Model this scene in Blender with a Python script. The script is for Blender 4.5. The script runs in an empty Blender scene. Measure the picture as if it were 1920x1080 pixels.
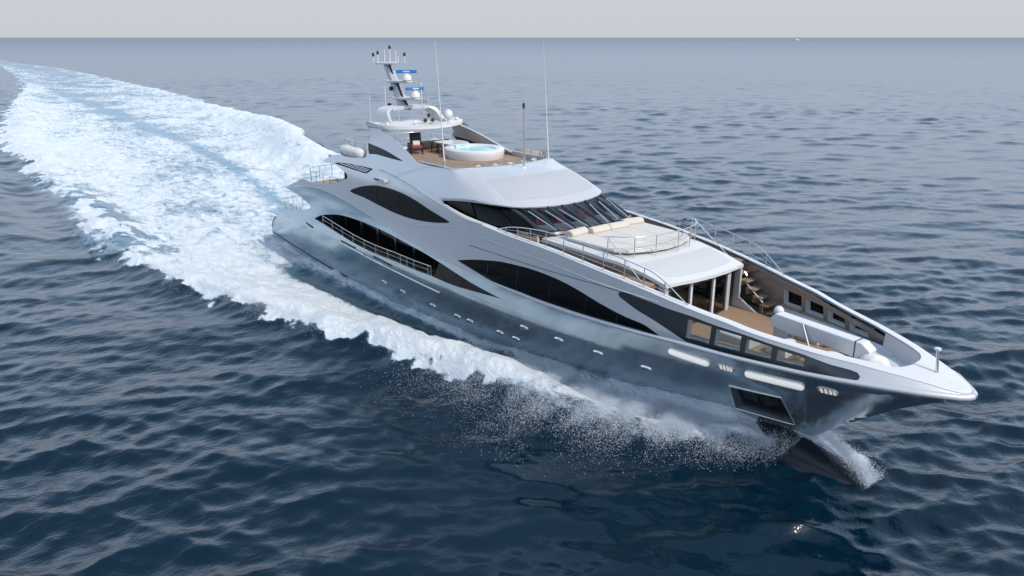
import bpy, bmesh, math, random
import numpy as np
from mathutils import Vector, Matrix
from mathutils.geometry import delaunay_2d_cdt

random.seed(7); rng = np.random.default_rng(11)
S = bpy.context.scene
COL = S.collection
R_ = math.radians

# ------------------------------------------------------------------ camera
# metres; yacht frame: x forward, y to port, z up, water at z = 0, stern at x = 0
FPX = 1451.43                                   # focal length in photo pixels (1920 wide)
CAM = np.array([69.425, -29.865, 17.879]); PSI = R_(142.297)
PITCH = math.atan((540 - 69.5) / FPX)
c_d = np.array([math.cos(PSI)*math.cos(PITCH), math.sin(PSI)*math.cos(PITCH), -math.sin(PITCH)])
c_r = np.array([math.sin(PSI), -math.cos(PSI), 0.0]); c_u = np.cross(c_r, c_d)
cd = bpy.data.cameras.new('camera'); cam = bpy.data.objects.new('camera', cd); COL.objects.link(cam)
cd.sensor_width = 36.0; cd.lens = FPX / 1920 * 36.0; cd.clip_start = 0.5; cd.clip_end = 120000
cam.matrix_world = Matrix(((c_r[0], c_u[0], -c_d[0], CAM[0]), (c_r[1], c_u[1], -c_d[1], CAM[1]),
                           (c_r[2], c_u[2], -c_d[2], CAM[2]), (0, 0, 0, 1)))
S.camera = cam

# ------------------------------------------------------------------ sky and sun
SUN_AZ, SUN_EL = 11.0, 44.0                     # azimuth from the bow towards port
w = bpy.data.worlds.new('World'); S.world = w; w.use_nodes = True
wn, wl = w.node_tree.nodes, w.node_tree.links
bg = wn['Background']
sky = wn.new('ShaderNodeTexSky'); sky.sky_type = 'NISHITA'; sky.sun_disc = False
sky.sun_elevation = R_(SUN_EL); sky.sun_rotation = R_(90 - SUN_AZ)
sky.air_density = 1.0; sky.dust_density = 3.0; sky.ozone_density = 1.5
tc = wn.new('ShaderNodeTexCoord'); sep = wn.new('ShaderNodeSeparateXYZ')
wl.new(tc.outputs['Generated'], sep.inputs[0])
ramp = wn.new('ShaderNodeValToRGB'); wl.new(sep.outputs['Z'], ramp.inputs[0])
ramp.color_ramp.elements[0].position = 0.0; ramp.color_ramp.elements[0].color = (.93, .93, .93, 1)
ramp.color_ramp.elements[1].position = 0.62; ramp.color_ramp.elements[1].color = (.22, .22, .22, 1)
re_ = ramp.color_ramp.elements.new(.22); re_.color = (.84, .84, .84, 1)
mx = wn.new('ShaderNodeMix'); mx.data_type = 'RGBA'
wl.new(ramp.outputs[0], mx.inputs['Factor']); wl.new(sky.outputs[0], mx.inputs['A'])
hz = wn.new('ShaderNodeValToRGB'); wl.new(sep.outputs['Z'], hz.inputs[0])      # summer haze, paler above the horizon bank
hz.color_ramp.elements[0].color = (.345, .358, .382, 1); hz.color_ramp.elements[1].position = .35; hz.color_ramp.elements[1].color = (.50, .72, 1.0, 1)
h0 = hz.color_ramp.elements.new(.045); h0.color = (.352, .362, .392, 1)
he = hz.color_ramp.elements.new(.16); he.color = (.70, .79, .95, 1)
hm = wn.new('ShaderNodeVectorMath'); hm.operation = 'SCALE'; hm.inputs['Scale'].default_value = 12.5; wl.new(hz.outputs[0], hm.inputs[0])
wl.new(hm.outputs[0], mx.inputs['B'])
wl.new(mx.outputs['Result'], bg.inputs['Color']); bg.inputs['Strength'].default_value = 0.14
sd = bpy.data.lights.new('sun', 'SUN'); sd.energy = 3.1; sd.angle = R_(1.5); sd.color = (1.0, .93, .84)
sun = bpy.data.objects.new('sun', sd); COL.objects.link(sun)
sv = Vector((math.cos(R_(SUN_EL))*math.cos(R_(SUN_AZ)), math.cos(R_(SUN_EL))*math.sin(R_(SUN_AZ)), math.sin(R_(SUN_EL))))
sun.rotation_euler = sv.to_track_quat('Z', 'Y').to_euler(); sun.location = sv * 200
S.view_settings.view_transform = 'Standard'; S.view_settings.look = 'None'
S.view_settings.exposure = 0.04; S.view_settings.gamma = 1.0
S.render.engine = 'CYCLES'; S.cycles.max_bounces = 8; S.cycles.caustics_reflective = False
S.cycles.use_denoising = True; S.cycles.sampling_pattern = 'TABULATED_SOBOL'; S.cycles.adaptive_threshold = 0.005; S.cycles.sample_clamp_indirect = 4.0

# ------------------------------------------------------------------ materials
def mat(name, col, rough=.5, metal=0.0, spec=.5, coat=0.0, bump=0.0, bscale=20.0, var=0.0, vscale=3.0, trans=0.0, ior=1.5):
    m = bpy.data.materials.new(name); m.use_nodes = True
    n, l = m.node_tree.nodes, m.node_tree.links; b = n['Principled BSDF']
    b.inputs['Base Color'].default_value = (*col, 1); b.inputs['Roughness'].default_value = rough
    b.inputs['Metallic'].default_value = metal; b.inputs['Specular IOR Level'].default_value = spec
    b.inputs['Coat Weight'].default_value = coat; b.inputs['Coat Roughness'].default_value = .08
    b.inputs['Transmission Weight'].default_value = trans; b.inputs['IOR'].default_value = ior
    if var or bump:
        t = n.new('ShaderNodeTexCoord'); ns = n.new('ShaderNodeTexNoise')
        ns.inputs['Detail'].default_value = 6; l.new(t.outputs['Object'], ns.inputs['Vector'])
    if var:
        ns.inputs['Scale'].default_value = vscale
        mixn = n.new('ShaderNodeMix'); mixn.data_type = 'RGBA'
        l.new(ns.outputs[0], mixn.inputs['Factor'])
        mixn.inputs['A'].default_value = (*[c*(1-var) for c in col], 1); mixn.inputs['B'].default_value = (*[min(1, c*(1+var)) for c in col], 1)
        l.new(mixn.outputs['Result'], b.inputs['Base Color'])
        mr = n.new('ShaderNodeMapRange'); mr.inputs['To Min'].default_value = rough*.85; mr.inputs['To Max'].default_value = min(1, rough*1.2)
        l.new(ns.outputs[0], mr.inputs[0]); l.new(mr.outputs[0], b.inputs['Roughness'])
    if bump:
        n2 = n.new('ShaderNodeTexNoise'); n2.inputs['Scale'].default_value = bscale; n2.inputs['Detail'].default_value = 5
        l.new(t.outputs['Object'], n2.inputs['Vector'])
        bp = n.new('ShaderNodeBump'); bp.inputs['Strength'].default_value = bump; bp.inputs['Distance'].default_value = .02
        l.new(n2.outputs[0], bp.inputs['Height']); l.new(bp.outputs[0], b.inputs['Normal'])
    return m

M = {}
M['silver'] = mat('silver_paint', (.49, .505, .525), .4, .22, coat=.45)
M['hull'] = mat('hull_metallic_paint', (.37, .46, .52), .15, .8, coat=.6, var=.06, vscale=.5)
M['white'] = mat('white_gelcoat', (.57, .575, .58), .35, coat=.3, var=.03, vscale=2)
M['whitenon'] = mat('nonslip_white', (.47, .485, .495), .6, var=.04, vscale=6, bump=.2, bscale=90)
M['steel'] = mat('polished_steel', (.72, .70, .67), .22, 1.0)
M['slot'] = mat('slot_sun_glow', (.90, .87, .82), .5)
_b = M['slot'].node_tree.nodes['Principled BSDF']; _b.inputs['Emission Color'].default_value = (1, .9, .8, 1); _b.inputs['Emission Strength'].default_value = .38   # no lamps: glow added to slots and rollers in place of warm sunlight
M['glass'] = mat('black_glass', (.004, .005, .006), .03, spec=.13)
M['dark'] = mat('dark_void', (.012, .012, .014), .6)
M['black'] = mat('black_frame', (.012, .012, .013), .25, coat=.3)
M['navy'] = mat('dark_navy_glass', (.012, .02, .028), .12, spec=.5)
M['beige'] = mat('beige_laminate', (.55, .44, .33), .4, var=.05)
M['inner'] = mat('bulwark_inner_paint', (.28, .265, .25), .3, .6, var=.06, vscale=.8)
M['cream'] = mat('cream_upholstery', (.50, .455, .395), .8, bump=.35, bscale=40, var=.04)
M['creamw'] = mat('offwhite_upholstery', (.53, .51, .475), .8, bump=.3, bscale=30, var=.04)
M['canvas'] = mat('white_canvas', (.64, .63, .61), .75, bump=.9, bscale=3.5, var=.05)
M['blue'] = mat('blue_radar_paint', (.03, .16, .46), .35)
M['rattan'] = mat('dark_rattan', (.022, .017, .014), .6, bump=.5, bscale=60)
M['red'] = mat('red_cushion', (.30, .045, .04), .85)
M['brownin'] = mat('saloon_wood', (.07, .04, .025), .4)
M['rubber'] = mat('black_rubber', (.02, .02, .02), .7)
M['brass'] = mat('bronze_fittings', (.45, .33, .18), .35, .9)

def teak(name, col):
    m = bpy.data.materials.new(name); m.use_nodes = True
    n, l = m.node_tree.nodes, m.node_tree.links; b = n['Principled BSDF']; b.inputs['Roughness'].default_value = .65
    t = n.new('ShaderNodeTexCoord'); sp = n.new('ShaderNodeSeparateXYZ'); l.new(t.outputs['Object'], sp.inputs[0])
    mt = n.new('ShaderNodeMath'); mt.operation = 'MULTIPLY'; mt.inputs[1].default_value = 11.0; l.new(sp.outputs['Y'], mt.inputs[0])
    fr = n.new('ShaderNodeMath'); fr.operation = 'FRACT'; l.new(mt.outputs[0], fr.inputs[0])
    gt = n.new('ShaderNodeMath'); gt.operation = 'GREATER_THAN'; gt.inputs[1].default_value = .88; l.new(fr.outputs[0], gt.inputs[0])
    mp = n.new('ShaderNodeMapping'); mp.inputs['Scale'].default_value = (.6, 11, 1); l.new(t.outputs['Object'], mp.inputs[0])
    ns = n.new('ShaderNodeTexNoise'); ns.inputs['Scale'].default_value = 1.5; ns.inputs['Detail'].default_value = 6; l.new(mp.outputs[0], ns.inputs['Vector'])
    mc = n.new('ShaderNodeMix'); mc.data_type = 'RGBA'; l.new(ns.outputs[0], mc.inputs['Factor'])
    mc.inputs['A'].default_value = (*[c*.7 for c in col], 1); mc.inputs['B'].default_value = (*[c*1.25 for c in col], 1)
    m2 = n.new('ShaderNodeMix'); m2.data_type = 'RGBA'; l.new(gt.outputs[0], m2.inputs['Factor'])
    l.new(mc.outputs['Result'], m2.inputs['A']); m2.inputs['B'].default_value = (col[0]*.35, col[1]*.3, col[2]*.28, 1)
    l.new(m2.outputs['Result'], b.inputs['Base Color'])
    return m
M['teak'] = teak('teak_planking', (.31, .205, .135))

def clearglass():
    m = bpy.data.materials.new('clear_pane'); m.use_nodes = True
    n, l = m.node_tree.nodes, m.node_tree.links; n.remove(n['Principled BSDF'])
    fr = n.new('ShaderNodeFresnel'); fr.inputs[0].default_value = 1.45
    tr = n.new('ShaderNodeBsdfTransparent'); tr.inputs[0].default_value = (.86, .9, .9, 1)
    gl = n.new('ShaderNodeBsdfGlossy'); gl.inputs['Roughness'].default_value = .02
    ms = n.new('ShaderNodeMixShader'); l.new(fr.outputs[0], ms.inputs[0]); l.new(tr.outputs[0], ms.inputs[1]); l.new(gl.outputs[0], ms.inputs[2])
    l.new(ms.outputs[0], n['Material Output'].inputs[0]); return m
M['clear'] = clearglass()
def tintglass():
    m = clearglass(); m.name = 'tinted_pane'
    for nd in m.node_tree.nodes:
        if nd.type == 'BSDF_TRANSPARENT': nd.inputs[0].default_value = (.30, .32, .33, 1)
    return m
M['tint'] = tintglass()
M['tintl'] = tintglass(); M['tintl'].name = 'windscreen_glass'
for nd in M['tintl'].node_tree.nodes:
    if nd.type == 'BSDF_TRANSPARENT': nd.inputs[0].default_value = (.50, .53, .55, 1)
def tubwater():
    m = mat('tub_water', (.25, .62, .58), .12, bump=.9, bscale=4); return m
M['tub'] = tubwater()

# ------------------------------------------------------------------ object helpers
def link(o, parent=None):
    COL.objects.link(o)
    if parent is not None: o.parent = parent
    return o
def thing(name, label, cat, loc=(0, 0, 0), rz=0, group=None):
    o = bpy.data.objects.new(name, None); link(o); o.location = loc; o.rotation_euler = (0, 0, rz)
    o.empty_display_size = .3; o['label'] = label; o['category'] = cat
    if group: o['group'] = group
    return o
def tag(o, label=None, cat=None, group=None, kind=None):
    for k, v in (('label', label), ('category', cat), ('group', group), ('kind', kind)):
        if v: o[k] = v
    return o
class MB:
    def __init__(s): s.v = []; s.f = []
    def add(s, v, f):
        k = len(s.v); s.v += [tuple(map(float, p)) for p in v]; s.f += [tuple(i + k for i in q) for q in f]; return s
    def box(s, c, d, rz=0.0, ry=0.0, taper=1.0):
        v = []; m = Matrix.Rotation(rz, 3, 'Z') @ Matrix.Rotation(ry, 3, 'Y')
        for z in (-.5, .5):
            t = taper if z > 0 else 1
            for x, y in ((-.5, -.5), (.5, -.5), (.5, .5), (-.5, .5)):
                v.append(Vector(c) + m @ Vector((x*d[0]*t, y*d[1]*t, z*d[2])))
        return s.add(v, [(3, 2, 1, 0), (4, 5, 6, 7), (0, 1, 5, 4), (1, 2, 6, 5), (2, 3, 7, 6), (3, 0, 4, 7)])
    def tube(s, pts, r, n=8, closed=False):
        P = [Vector(p) for p in pts]; m = len(P); rr = r if hasattr(r, '__len__') else [r]*m
        rings = []; up = Vector((0, 0, 1))
        for i, p in enumerate(P):
            a = P[i-1] if (i or closed) else p; b = P[(i+1) % m] if (i < m-1 or closed) else p
            t = (b - a).normalized(); x = t.cross(up)
            if x.length < 1e-3: x = t.cross(Vector((0, 1, 0)))
            x.normalize(); y = x.cross(t)
            rings.append([p + (x*math.cos(2*math.pi*k/n) + y*math.sin(2*math.pi*k/n))*rr[i] for k in range(n)])
        v = [q for ring in rings for q in ring]; f = []
        for i in range(m if closed else m-1):
            j = (i+1) % m
            for k in range(n):
                f.append((i*n+k, i*n+(k+1) % n, j*n+(k+1) % n, j*n+k))
        if not closed: f += [tuple(range(n))[::-1], tuple((m-1)*n+k for k in range(n))]
        return s.add(v, f)
    def lathe(s, c, prof, n=24, sx=1.0, sy=1.0):
        v = []; f = []
        for r, z in prof:
            for k in range(n):
                a = 2*math.pi*k/n; v.append((c[0]+r*sx*math.cos(a), c[1]+r*sy*math.sin(a), c[2]+z))
        for i in range(len(prof)-1):
            for k in range(n): f.append((i*n+k, i*n+(k+1) % n, (i+1)*n+(k+1) % n, (i+1)*n+k))
        f += [tuple(range(n))[::-1], tuple((len(prof)-1)*n+k for k in range(n))]
        return s.add(v, f)
    def sphere(s, c, r, n=14, sz=(1, 1, 1)):
        prof = [(max(1e-3, math.sin(math.pi*i/8))*r, -math.cos(math.pi*i/8)*r*sz[2]) for i in range(9)]
        return s.lathe(c, prof, n, sz[0], sz[1])
    def prism(s, poly, z0, z1):
        n = len(poly); v = [(x, y, z0) for x, y in poly] + [(x, y, z1) for x, y in poly]
        return s.add(v, [tuple(range(n))[::-1], tuple(range(n, 2*n))] + [(i, (i+1) % n, n+(i+1) % n, n+i) for i in range(n)])
    def extrude(s, prof, axis, a, b):
        """profile in the two other axes, extruded along axis (0,1,2) from a to b"""
        n = len(prof); mk = lambda p, t: [(t, p[0], p[1]), (p[0], t, p[1]), (p[0], p[1], t)][axis]
        v = [mk(p, a) for p in prof] + [mk(p, b) for p in prof]
        return s.add(v, [tuple(range(n))[::-1], tuple(range(n, 2*n))] + [(i, (i+1) % n, n+(i+1) % n, n+i) for i in range(n)])
    def grid(s, rows):
        h = len(rows); w_ = len(rows[0])
        return s.add([p for r in rows for p in r], [(i*w_+j, i*w_+j+1, (i+1)*w_+j+1, (i+1)*w_+j) for i in range(h-1) for j in range(w_-1)])
    def mirror(s):
        k = len(s.v); s.f += [tuple(i + k for i in q)[::-1] for q in s.f]; s.v += [(x, -y, z) for x, y, z in s.v]; return s
    def build(s, name, m, parent=None, smooth=35, bevel=0.0, recalc=True):
        me = bpy.data.meshes.new(name); bm = bmesh.new()
        vs = [bm.verts.new(p) for p in s.v]
        for q in s.f:
            try: bm.faces.new([vs[i] for i in q])
            except ValueError: pass
        if recalc: bmesh.ops.recalc_face_normals(bm, faces=bm.faces)
        bm.to_mesh(me); bm.free()
        me.materials.append(M[m] if isinstance(m, str) else m)
        if smooth:
            me.polygons.foreach_set('use_smooth', [True]*len(me.polygons)); me.set_sharp_from_angle(angle=R_(smooth))
        o = bpy.data.objects.new(name, me); link(o, parent)
        if bevel:
            bv = o.modifiers.new('bevel', 'BEVEL'); bv.width = bevel; bv.segments = 3; bv.limit_method = 'ANGLE'; bv.angle_limit = R_(40)
        return o

# ------------------------------------------------------------------ curves
def pchip(xs, ys):
    xs = np.array(xs, float); ys = np.array(ys, float); h = np.diff(xs); d = np.diff(ys)/h
    m = np.zeros_like(ys); m[0] = d[0]; m[-1] = d[-1]
    for i in range(1, len(xs)-1):
        if d[i-1]*d[i] > 0:
            w1 = 2*h[i]+h[i-1]; w2 = h[i]+2*h[i-1]; m[i] = (w1+w2)/(w1/d[i-1]+w2/d[i])
    def f(x):
        x = np.clip(np.asarray(x, float), xs[0], xs[-1]); i = np.clip(np.searchsorted(xs, x)-1, 0, len(xs)-2)
        t = (x-xs[i])/h[i]; t2 = t*t; t3 = t2*t
        return (2*t3-3*t2+1)*ys[i]+(t3-2*t2+t)*h[i]*m[i]+(-2*t3+3*t2)*ys[i+1]+(t3-t2)*h[i]*m[i+1]
    return f
def spline(P, step, closed=False):
    """Catmull-Rom through P (2D or 3D), resampled at about step"""
    P = np.array(P, float); n = len(P); out = []
    for i in range(n if closed else n-1):
        p1, p2 = P[i], P[(i+1) % n]
        p0 = P[i-1] if (i or closed) else 2*p1-p2; p3 = P[(i+2) % n] if (i < n-2 or closed) else 2*p2-p1
        k = max(1, int(round(np.linalg.norm(p2-p1)/step)))
        t1 = max(1e-6, np.linalg.norm(p1-p0)**.5); t2 = max(1e-6, np.linalg.norm(p2-p1)**.5); t3 = max(1e-6, np.linalg.norm(p3-p2)**.5)
        m1 = (p1-p0)/t1-(p2-p0)/(t1+t2)+(p2-p1)/t2; m2 = (p2-p1)/t2-(p3-p1)/(t2+t3)+(p3-p2)/t3
        m1 = m1*t2; m2 = m2*t2
        for j in range(k):
            t = j/k; a = t*t; b = a*t
            out.append((2*b-3*a+1)*p1+(b-2*a+t)*m1+(-2*b+3*a)*p2+(b-a)*m2)
    if not closed: out.append(P[-1])
    return np.array(out)

# ------------------------------------------------------------------ the yacht's side surface: half-breadth y(x, z)
BOW = 59.12
yk_f = pchip([-.02, 0, .12, .4, .9, 1.6, 3.6, 6.1, 9.1, 13.1, 17.1, 23, 29, 39, 49, 54, 59.1, 65],
             [0, 0, .50, .92, 1.33, 1.72, 2.48, 3.14, 3.82, 4.4, 4.75, 5.05, 5.15, 5.15, 5.0, 4.8, 4.4, 4.0])
yw_f = pchip([-.02, 0, 2, 5, 10, 15, 25, 37, 52, 60, 65], [0, 0, .55, 1.35, 2.5, 3.35, 4.3, 4.72, 4.45, 4.2, 4.0])
stem_f = pchip([-1.6, 0, 2.48, 3.64, 4.2, 4.6, 4.9, 5.1], [50.3, 52.2, 55.2, 56.8, 57.75, 58.45, 58.97, BOW])
zk1_f = pchip([0, 20, 32, 36, 42, 47, 50.6, 54.5, 57, 60], [2.9, 3.26, 3.15, 2.95, 3.1, 3.5, 3.62, 3.82, 4.05, 4.3])
zl1_c = pchip([5.8, 8.5, 11, 13.1, 15.2, 18, 21.6, 24.6, 27, 29.4, 32, 35.6, 38, 40, 42, 45.4, 48.7, 51.4, 54, 57.3, 59.1],
              [5.73, 6.18, 6.48, 6.6, 6.52, 6.31, 5.89, 5.52, 5.19, 4.94, 4.78, 4.6, 4.55, 4.5, 4.52, 4.62, 4.77, 4.82, 4.91, 5.06, 5.08])
tum_aft = pchip([0, 4.8, 7.6, 8.2, 9.2, 10.3, 12, 14], [0, 0, .12, .2, .62, 1.25, 1.86, 2.5])
def Y(x, z):
    x = np.asarray(x, float); z = np.asarray(z, float)
    zl = np.minimum(zl1_c(x), 4.95); zk = zk1_f(x)
    wk = np.interp(x, [0, 30, 40, 46, 60], [1, 1, .97, .9, .84])
    wt = np.where(z < 0, 0, np.where(z < zk, (np.maximum(z, 0)/zk)**1.1*wk, wk+(1-wk)*np.clip((z-zk)/(zl-zk), 0, 1)))
    s = np.where(z < 5.1, stem_f(z), BOW)-x
    y = (1-wt)*yw_f(np.maximum(s, 0))+wt*yk_f(np.maximum(s, 0))
    y = y*(1+.10*np.minimum(z, 0))
    fwd = np.interp(x, [34, 44], [0, 1])
    t = tum_aft(z)*(1-fwd)+fwd*np.maximum(z-4.9, 0)*np.interp(x, [44, 51, 54, 56, 57.5, 59.1], [.09, .15, .28, .6, 1.0, 1.6])
    return np.where(z > 0, np.maximum(y-t*np.where(z > 4.8, 1, 0), 0), y)
def ray(px):
    D = c_d*FPX+c_r*(px[0]-960)-c_u*(px[1]-540); return D/np.linalg.norm(D)
def plane(px, axis, val):
    D = ray(px); return CAM+D*(val-CAM[axis])/D[axis]
def onsurf(px, inset=0.0):
    """where the sight line through a photo pixel meets the starboard side"""
    D = ray(px); ts = np.linspace(14, 110, 3000); P = CAM+ts[:, None]*D
    g = P[:, 1]+Y(P[:, 0], P[:, 2])-inset; i = np.where((g[:-1] < 0) & (g[1:] >= 0) & (P[:-1, 0] < BOW))[0]
    if len(i) == 0:
        i = np.argmin(np.abs(g)+(P[:, 0] > BOW)*9); return P[i]
    i = i[0]; t = ts[i]+(ts[i+1]-ts[i])*(-g[i])/(g[i+1]-g[i]); return CAM+t*D
def xz(pxs, inset=0.0):
    out = []
    for q in pxs:
        P = onsurf(q, inset); out.append((P[0], P[2]))
    return np.array(out)

def inside(P, poly):
    P = np.asarray(P); x, y = P[:, 0], P[:, 1]; r = np.zeros(len(P), bool); n = len(poly)
    for i in range(n):
        x1, y1 = poly[i]; x2, y2 = poly[(i+1) % n]
        c = ((y1 > y) != (y2 > y)); 
        if y1 != y2: r ^= c & (x < (x2-x1)*(y-y1)/(y2-y1)+x1)
    return r
def tri_region(outline, holes, step, extra=None):
    """triangulate a 2D region with holes on a regular grid of points"""
    loops = [np.array(outline)]+[np.array(h) for h in holes]
    pts = []; edges = []
    for L in loops:
        k = len(pts); n = len(L); pts += [tuple(p) for p in L]; edges += [(k+i, k+(i+1) % n) for i in range(n)]
    B = np.array(pts); lo = loops[0].min(0); hi = loops[0].max(0)
    gx, gy = np.meshgrid(np.arange(lo[0]+step/2, hi[0], step), np.arange(lo[1]+step/2, hi[1], step)); G = np.stack([gx.ravel(), gy.ravel()], 1)
    if extra is not None: G = np.concatenate([G, extra])
    ok = inside(G, loops[0])
    for h in loops[1:]: ok &= ~inside(G, h)
    G = G[ok]
    keep = np.ones(len(G), bool)
    for i in range(0, len(G), 2000):
        dd = ((G[i:i+2000, None, :]-B[None])**2).sum(2).min(1); keep[i:i+2000] = dd > (.3*step)**2
    G = G[keep]; pts += [tuple(p) for p in G]
    v, e, f, ov, oe, of = delaunay_2d_cdt([Vector(p) for p in pts], edges, [], 0, 1e-5)
    V = np.array([tuple(p) for p in v]); F = np.array([tuple(q) for q in f if len(q) == 3])
    c = V[F].mean(1); ok = inside(c, loops[0])
    for h in loops[1:]: ok &= ~inside(c, h)
    return V, F[ok]
def thick(V3, F, N, t):
    """closed slab from a triangle sheet: front V3, back offset by t along N; returns verts, faces, front/back split"""
    n = len(V3); A = [tuple(p) for p in V3]; Bk = [tuple(p) for p in (V3+N*t)]; v = A+Bk
    f = [tuple(int(i) for i in q) for q in F]+[tuple(int(i)+n for i in q[::-1]) for q in F]
    ec = set()
    for q in F:
        for i in range(3): ec.add((int(q[i]), int(q[(i+1) % 3])))
    for (a, b) in ec:
        if (b, a) not in ec:
            k = len(v); v += [v[a], v[b], v[b+n], v[a+n]]; f.append((k+1, k, k+3, k+2))
    return v, f
def raw_mesh(name, v, f, m, parent, normals=None, smooth=0):
    me = bpy.data.meshes.new(name); me.from_pydata([tuple(map(float, p)) for p in v], [], f); me.update()
    me.materials.append(M[m] if isinstance(m, str) else m)
    if normals is not None:
        me.polygons.foreach_set('use_smooth', [True]*len(me.polygons)); me.normals_split_custom_set_from_vertices([tuple(map(float, q)) for q in normals])
    o = link(bpy.data.objects.new(name, me), parent)
    return o
def rim_normals(v, f, nf):
    out = []
    P = np.array(v, float)
    for q in f[nf:]:
        c = np.cross(P[q[1]]-P[q[0]], P[q[3]]-P[q[0]]); L = np.linalg.norm(c); c = c/L if L > 1e-12 else np.array([0, 0, 1.0])
        out.append((min(q), c))
    out.sort(key=lambda t: t[0]); return np.repeat(np.array([c for _, c in out]), 4, axis=0) if out else np.zeros((0, 3))
def side_normal(V2):
    e = .03; x, z = V2[:, 0], V2[:, 1]
    dx = (Y(x+e, z)-Y(x-e, z))/(2*e); dz = (Y(x, z+e)-Y(x, z-e))/(2*e); dx = np.clip(dx, -1.5, 1.5)
    N = np.stack([-dx, np.ones_like(dx), -dz], 1)          # for y = +Y, outward normal
    return N/np.linalg.norm(N, axis=1)[:, None]
def side_shell(name, outline, holes, m, parent, side=-1, t=.14, off=0.0, step=.4, smooth=28, extra=None):
    V, F = tri_region(outline, holes, step, extra)
    N = side_normal(V); P = np.stack([V[:, 0], Y(V[:, 0], V[:, 1]), V[:, 1]], 1)+N*off
    back = -N.copy(); 
    lim = np.minimum(t, np.maximum(P[:, 1]-.01, 0)); 
    n = len(P); c0 = np.cross(P[F[0][1]]-P[F[0][0]], P[F[0][2]]-P[F[0][0]])
    if (c0@N[F[0][0]] < 0): F = F[:, ::-1]
    vv, ff = thick(P, F, back*lim[:, None], 1.0)
    nn = np.concatenate([N, -N, rim_normals(vv, ff, 2*len(F))])
    vv = np.array(vv)*np.array([1, side, 1]); nn = nn*np.array([1, side, 1])
    if side < 0: ff = [q[::-1] for q in ff]
    return raw_mesh(name, vv, ff, m, parent, nn)
def plate(name, outline, holes, zf, m, parent, t=.08, step=.5, smooth=30):
    """flat-ish sheet over plan (x, y), z = zf(x, y), with thickness t downwards"""
    V, F = tri_region(outline, holes, step)
    P = np.stack([V[:, 0], V[:, 1], zf(V[:, 0], V[:, 1])+0*V[:, 0]], 1)
    e = .02; gx = (zf(V[:, 0]+e, V[:, 1])-zf(V[:, 0]-e, V[:, 1]))/(2*e)+0*V[:, 0]; gy = (zf(V[:, 0], V[:, 1]+e)-zf(V[:, 0], V[:, 1]-e))/(2*e)+0*V[:, 0]
    N = np.stack([-gx, -gy, np.ones(len(V))], 1); N = N/np.linalg.norm(N, axis=1)[:, None]
    c0 = np.cross(P[F[0][1]]-P[F[0][0]], P[F[0][2]]-P[F[0][0]])
    if c0[2] < 0: F = F[:, ::-1]
    vv, ff = thick(P, F, np.array([[0, 0, -1.0]]), t)
    return raw_mesh(name, vv, ff, m, parent, np.concatenate([N, -N, rim_normals(vv, ff, 2*len(F))]))
def both(fn):
    for s in (-1, 1): fn(s)
def sidept(x, z, side=-1, off=0.0):
    V2 = np.array([[x, z]]); n = side_normal(V2)[0]; y = float(Y(x, z)); p = np.array([x, y, z])+n*off
    return (p[0], side*p[1], p[2])
def bead(name, curve, r, m, parent, side=-1, off=0.0, n=6):
    P = spline(curve, .35); return MB().tube([sidept(x, z, side, off) for x, z in P], r, n).build(name, m, parent, smooth=60)

# ------------------------------------------------------------------ yacht
yacht = thing('yacht', 'large silver motor yacht with three decks and a long raked bow cutting through the sea', 'yacht')

# traced outlines (photo pixels on the starboard side)
L1px = [(536.5, 352.4), (541.7, 349.8), (562.5, 348.8), (583.3, 350.3), (604.2, 355), (625, 364.4), (656, 381), (700, 408), (740, 432.5), (775, 455), (812.5, 477.5)]
l1x = np.concatenate([np.arange(29.4, 58.4, .8), [58.5, 58.8, 59.0]])
L1 = np.concatenate([spline(xz(L1px), .4), np.stack([l1x, zl1_c(l1x)], 1)])
L1 = L1[np.argsort(L1[:, 0])]; L1 = L1[np.concatenate([[True], np.diff(L1[:, 0]) > .08])]

def ell(cx, cz, a, b, rot=0.0, n=20):
    t = np.linspace(0, 2*np.pi, n, endpoint=False); c, s = math.cos(rot), math.sin(rot)
    return np.stack([cx+a*np.cos(t)*c-b*np.sin(t)*s, cz+a*np.cos(t)*s+b*np.sin(t)*c], 1)

# hull: below the long S-shaped line, from stern to bow
stern_px = [(549, 360), (558.3, 365.4), (567.7, 372.7), (576, 379.5), (582.3, 385.2), (583.3, 387.3), (577, 392), (558, 393.8), (544, 393.8), (531, 395), (521, 401), (515, 411), (511.5, 421)]
stern_xz = spline(xz(stern_px), .35)
stem_z = np.array([4.85, 4.6, 4.35, 4.1, 3.8, 3.5, 3.1, 2.6, 2, 1.4, .8, .3, -.3, -.9, -1.5])
stem_xz = np.stack([stem_f(stem_z)-.004, stem_z], 1)
bot = np.stack([np.arange(49.6, 0.2, -1.0), np.full(len(np.arange(49.6, 0.2, -1.0)), -1.5)], 1)
hull_out = np.concatenate([L1, stem_xz, bot, [[0, -1.5], [0, -.4], [0, .5], [.02, .95]], stern_xz[::-1]])
OPb = [(589.5, 410), (608, 421), (630, 435), (662.5, 455), (700, 474), (742.5, 491), (777.5, 506), (807.5, 517), (850, 535), (900, 549.5), (938.8, 560)]
OPt = [(885, 531), (832, 497), (800, 477), (762, 456), (725, 436), (690, 420), (660, 409), (637, 403), (617, 402.3), (600, 404)]
open_xz = np.concatenate([spline(xz(OPb), .5), spline(xz([(938.8, 560)]+OPt+[(589.5, 410)]), .4)[1:-1]])
anc = xz([(1368, 723), (1464, 745), (1491, 796), (1378, 764)])
ancf = np.concatenate([np.linspace(anc[i], anc[(i+1) % 4], 8, endpoint=False) for i in range(4)])
bowx = []
for zz in np.arange(-1.3, 4.9, .22):
    for sdt in (.03, .08, .16, .28, .45, .7, 1.0, 1.4, 1.9): bowx.append((float(stem_f(zz))-sdt, zz))
bowx = np.array(bowx)
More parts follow.
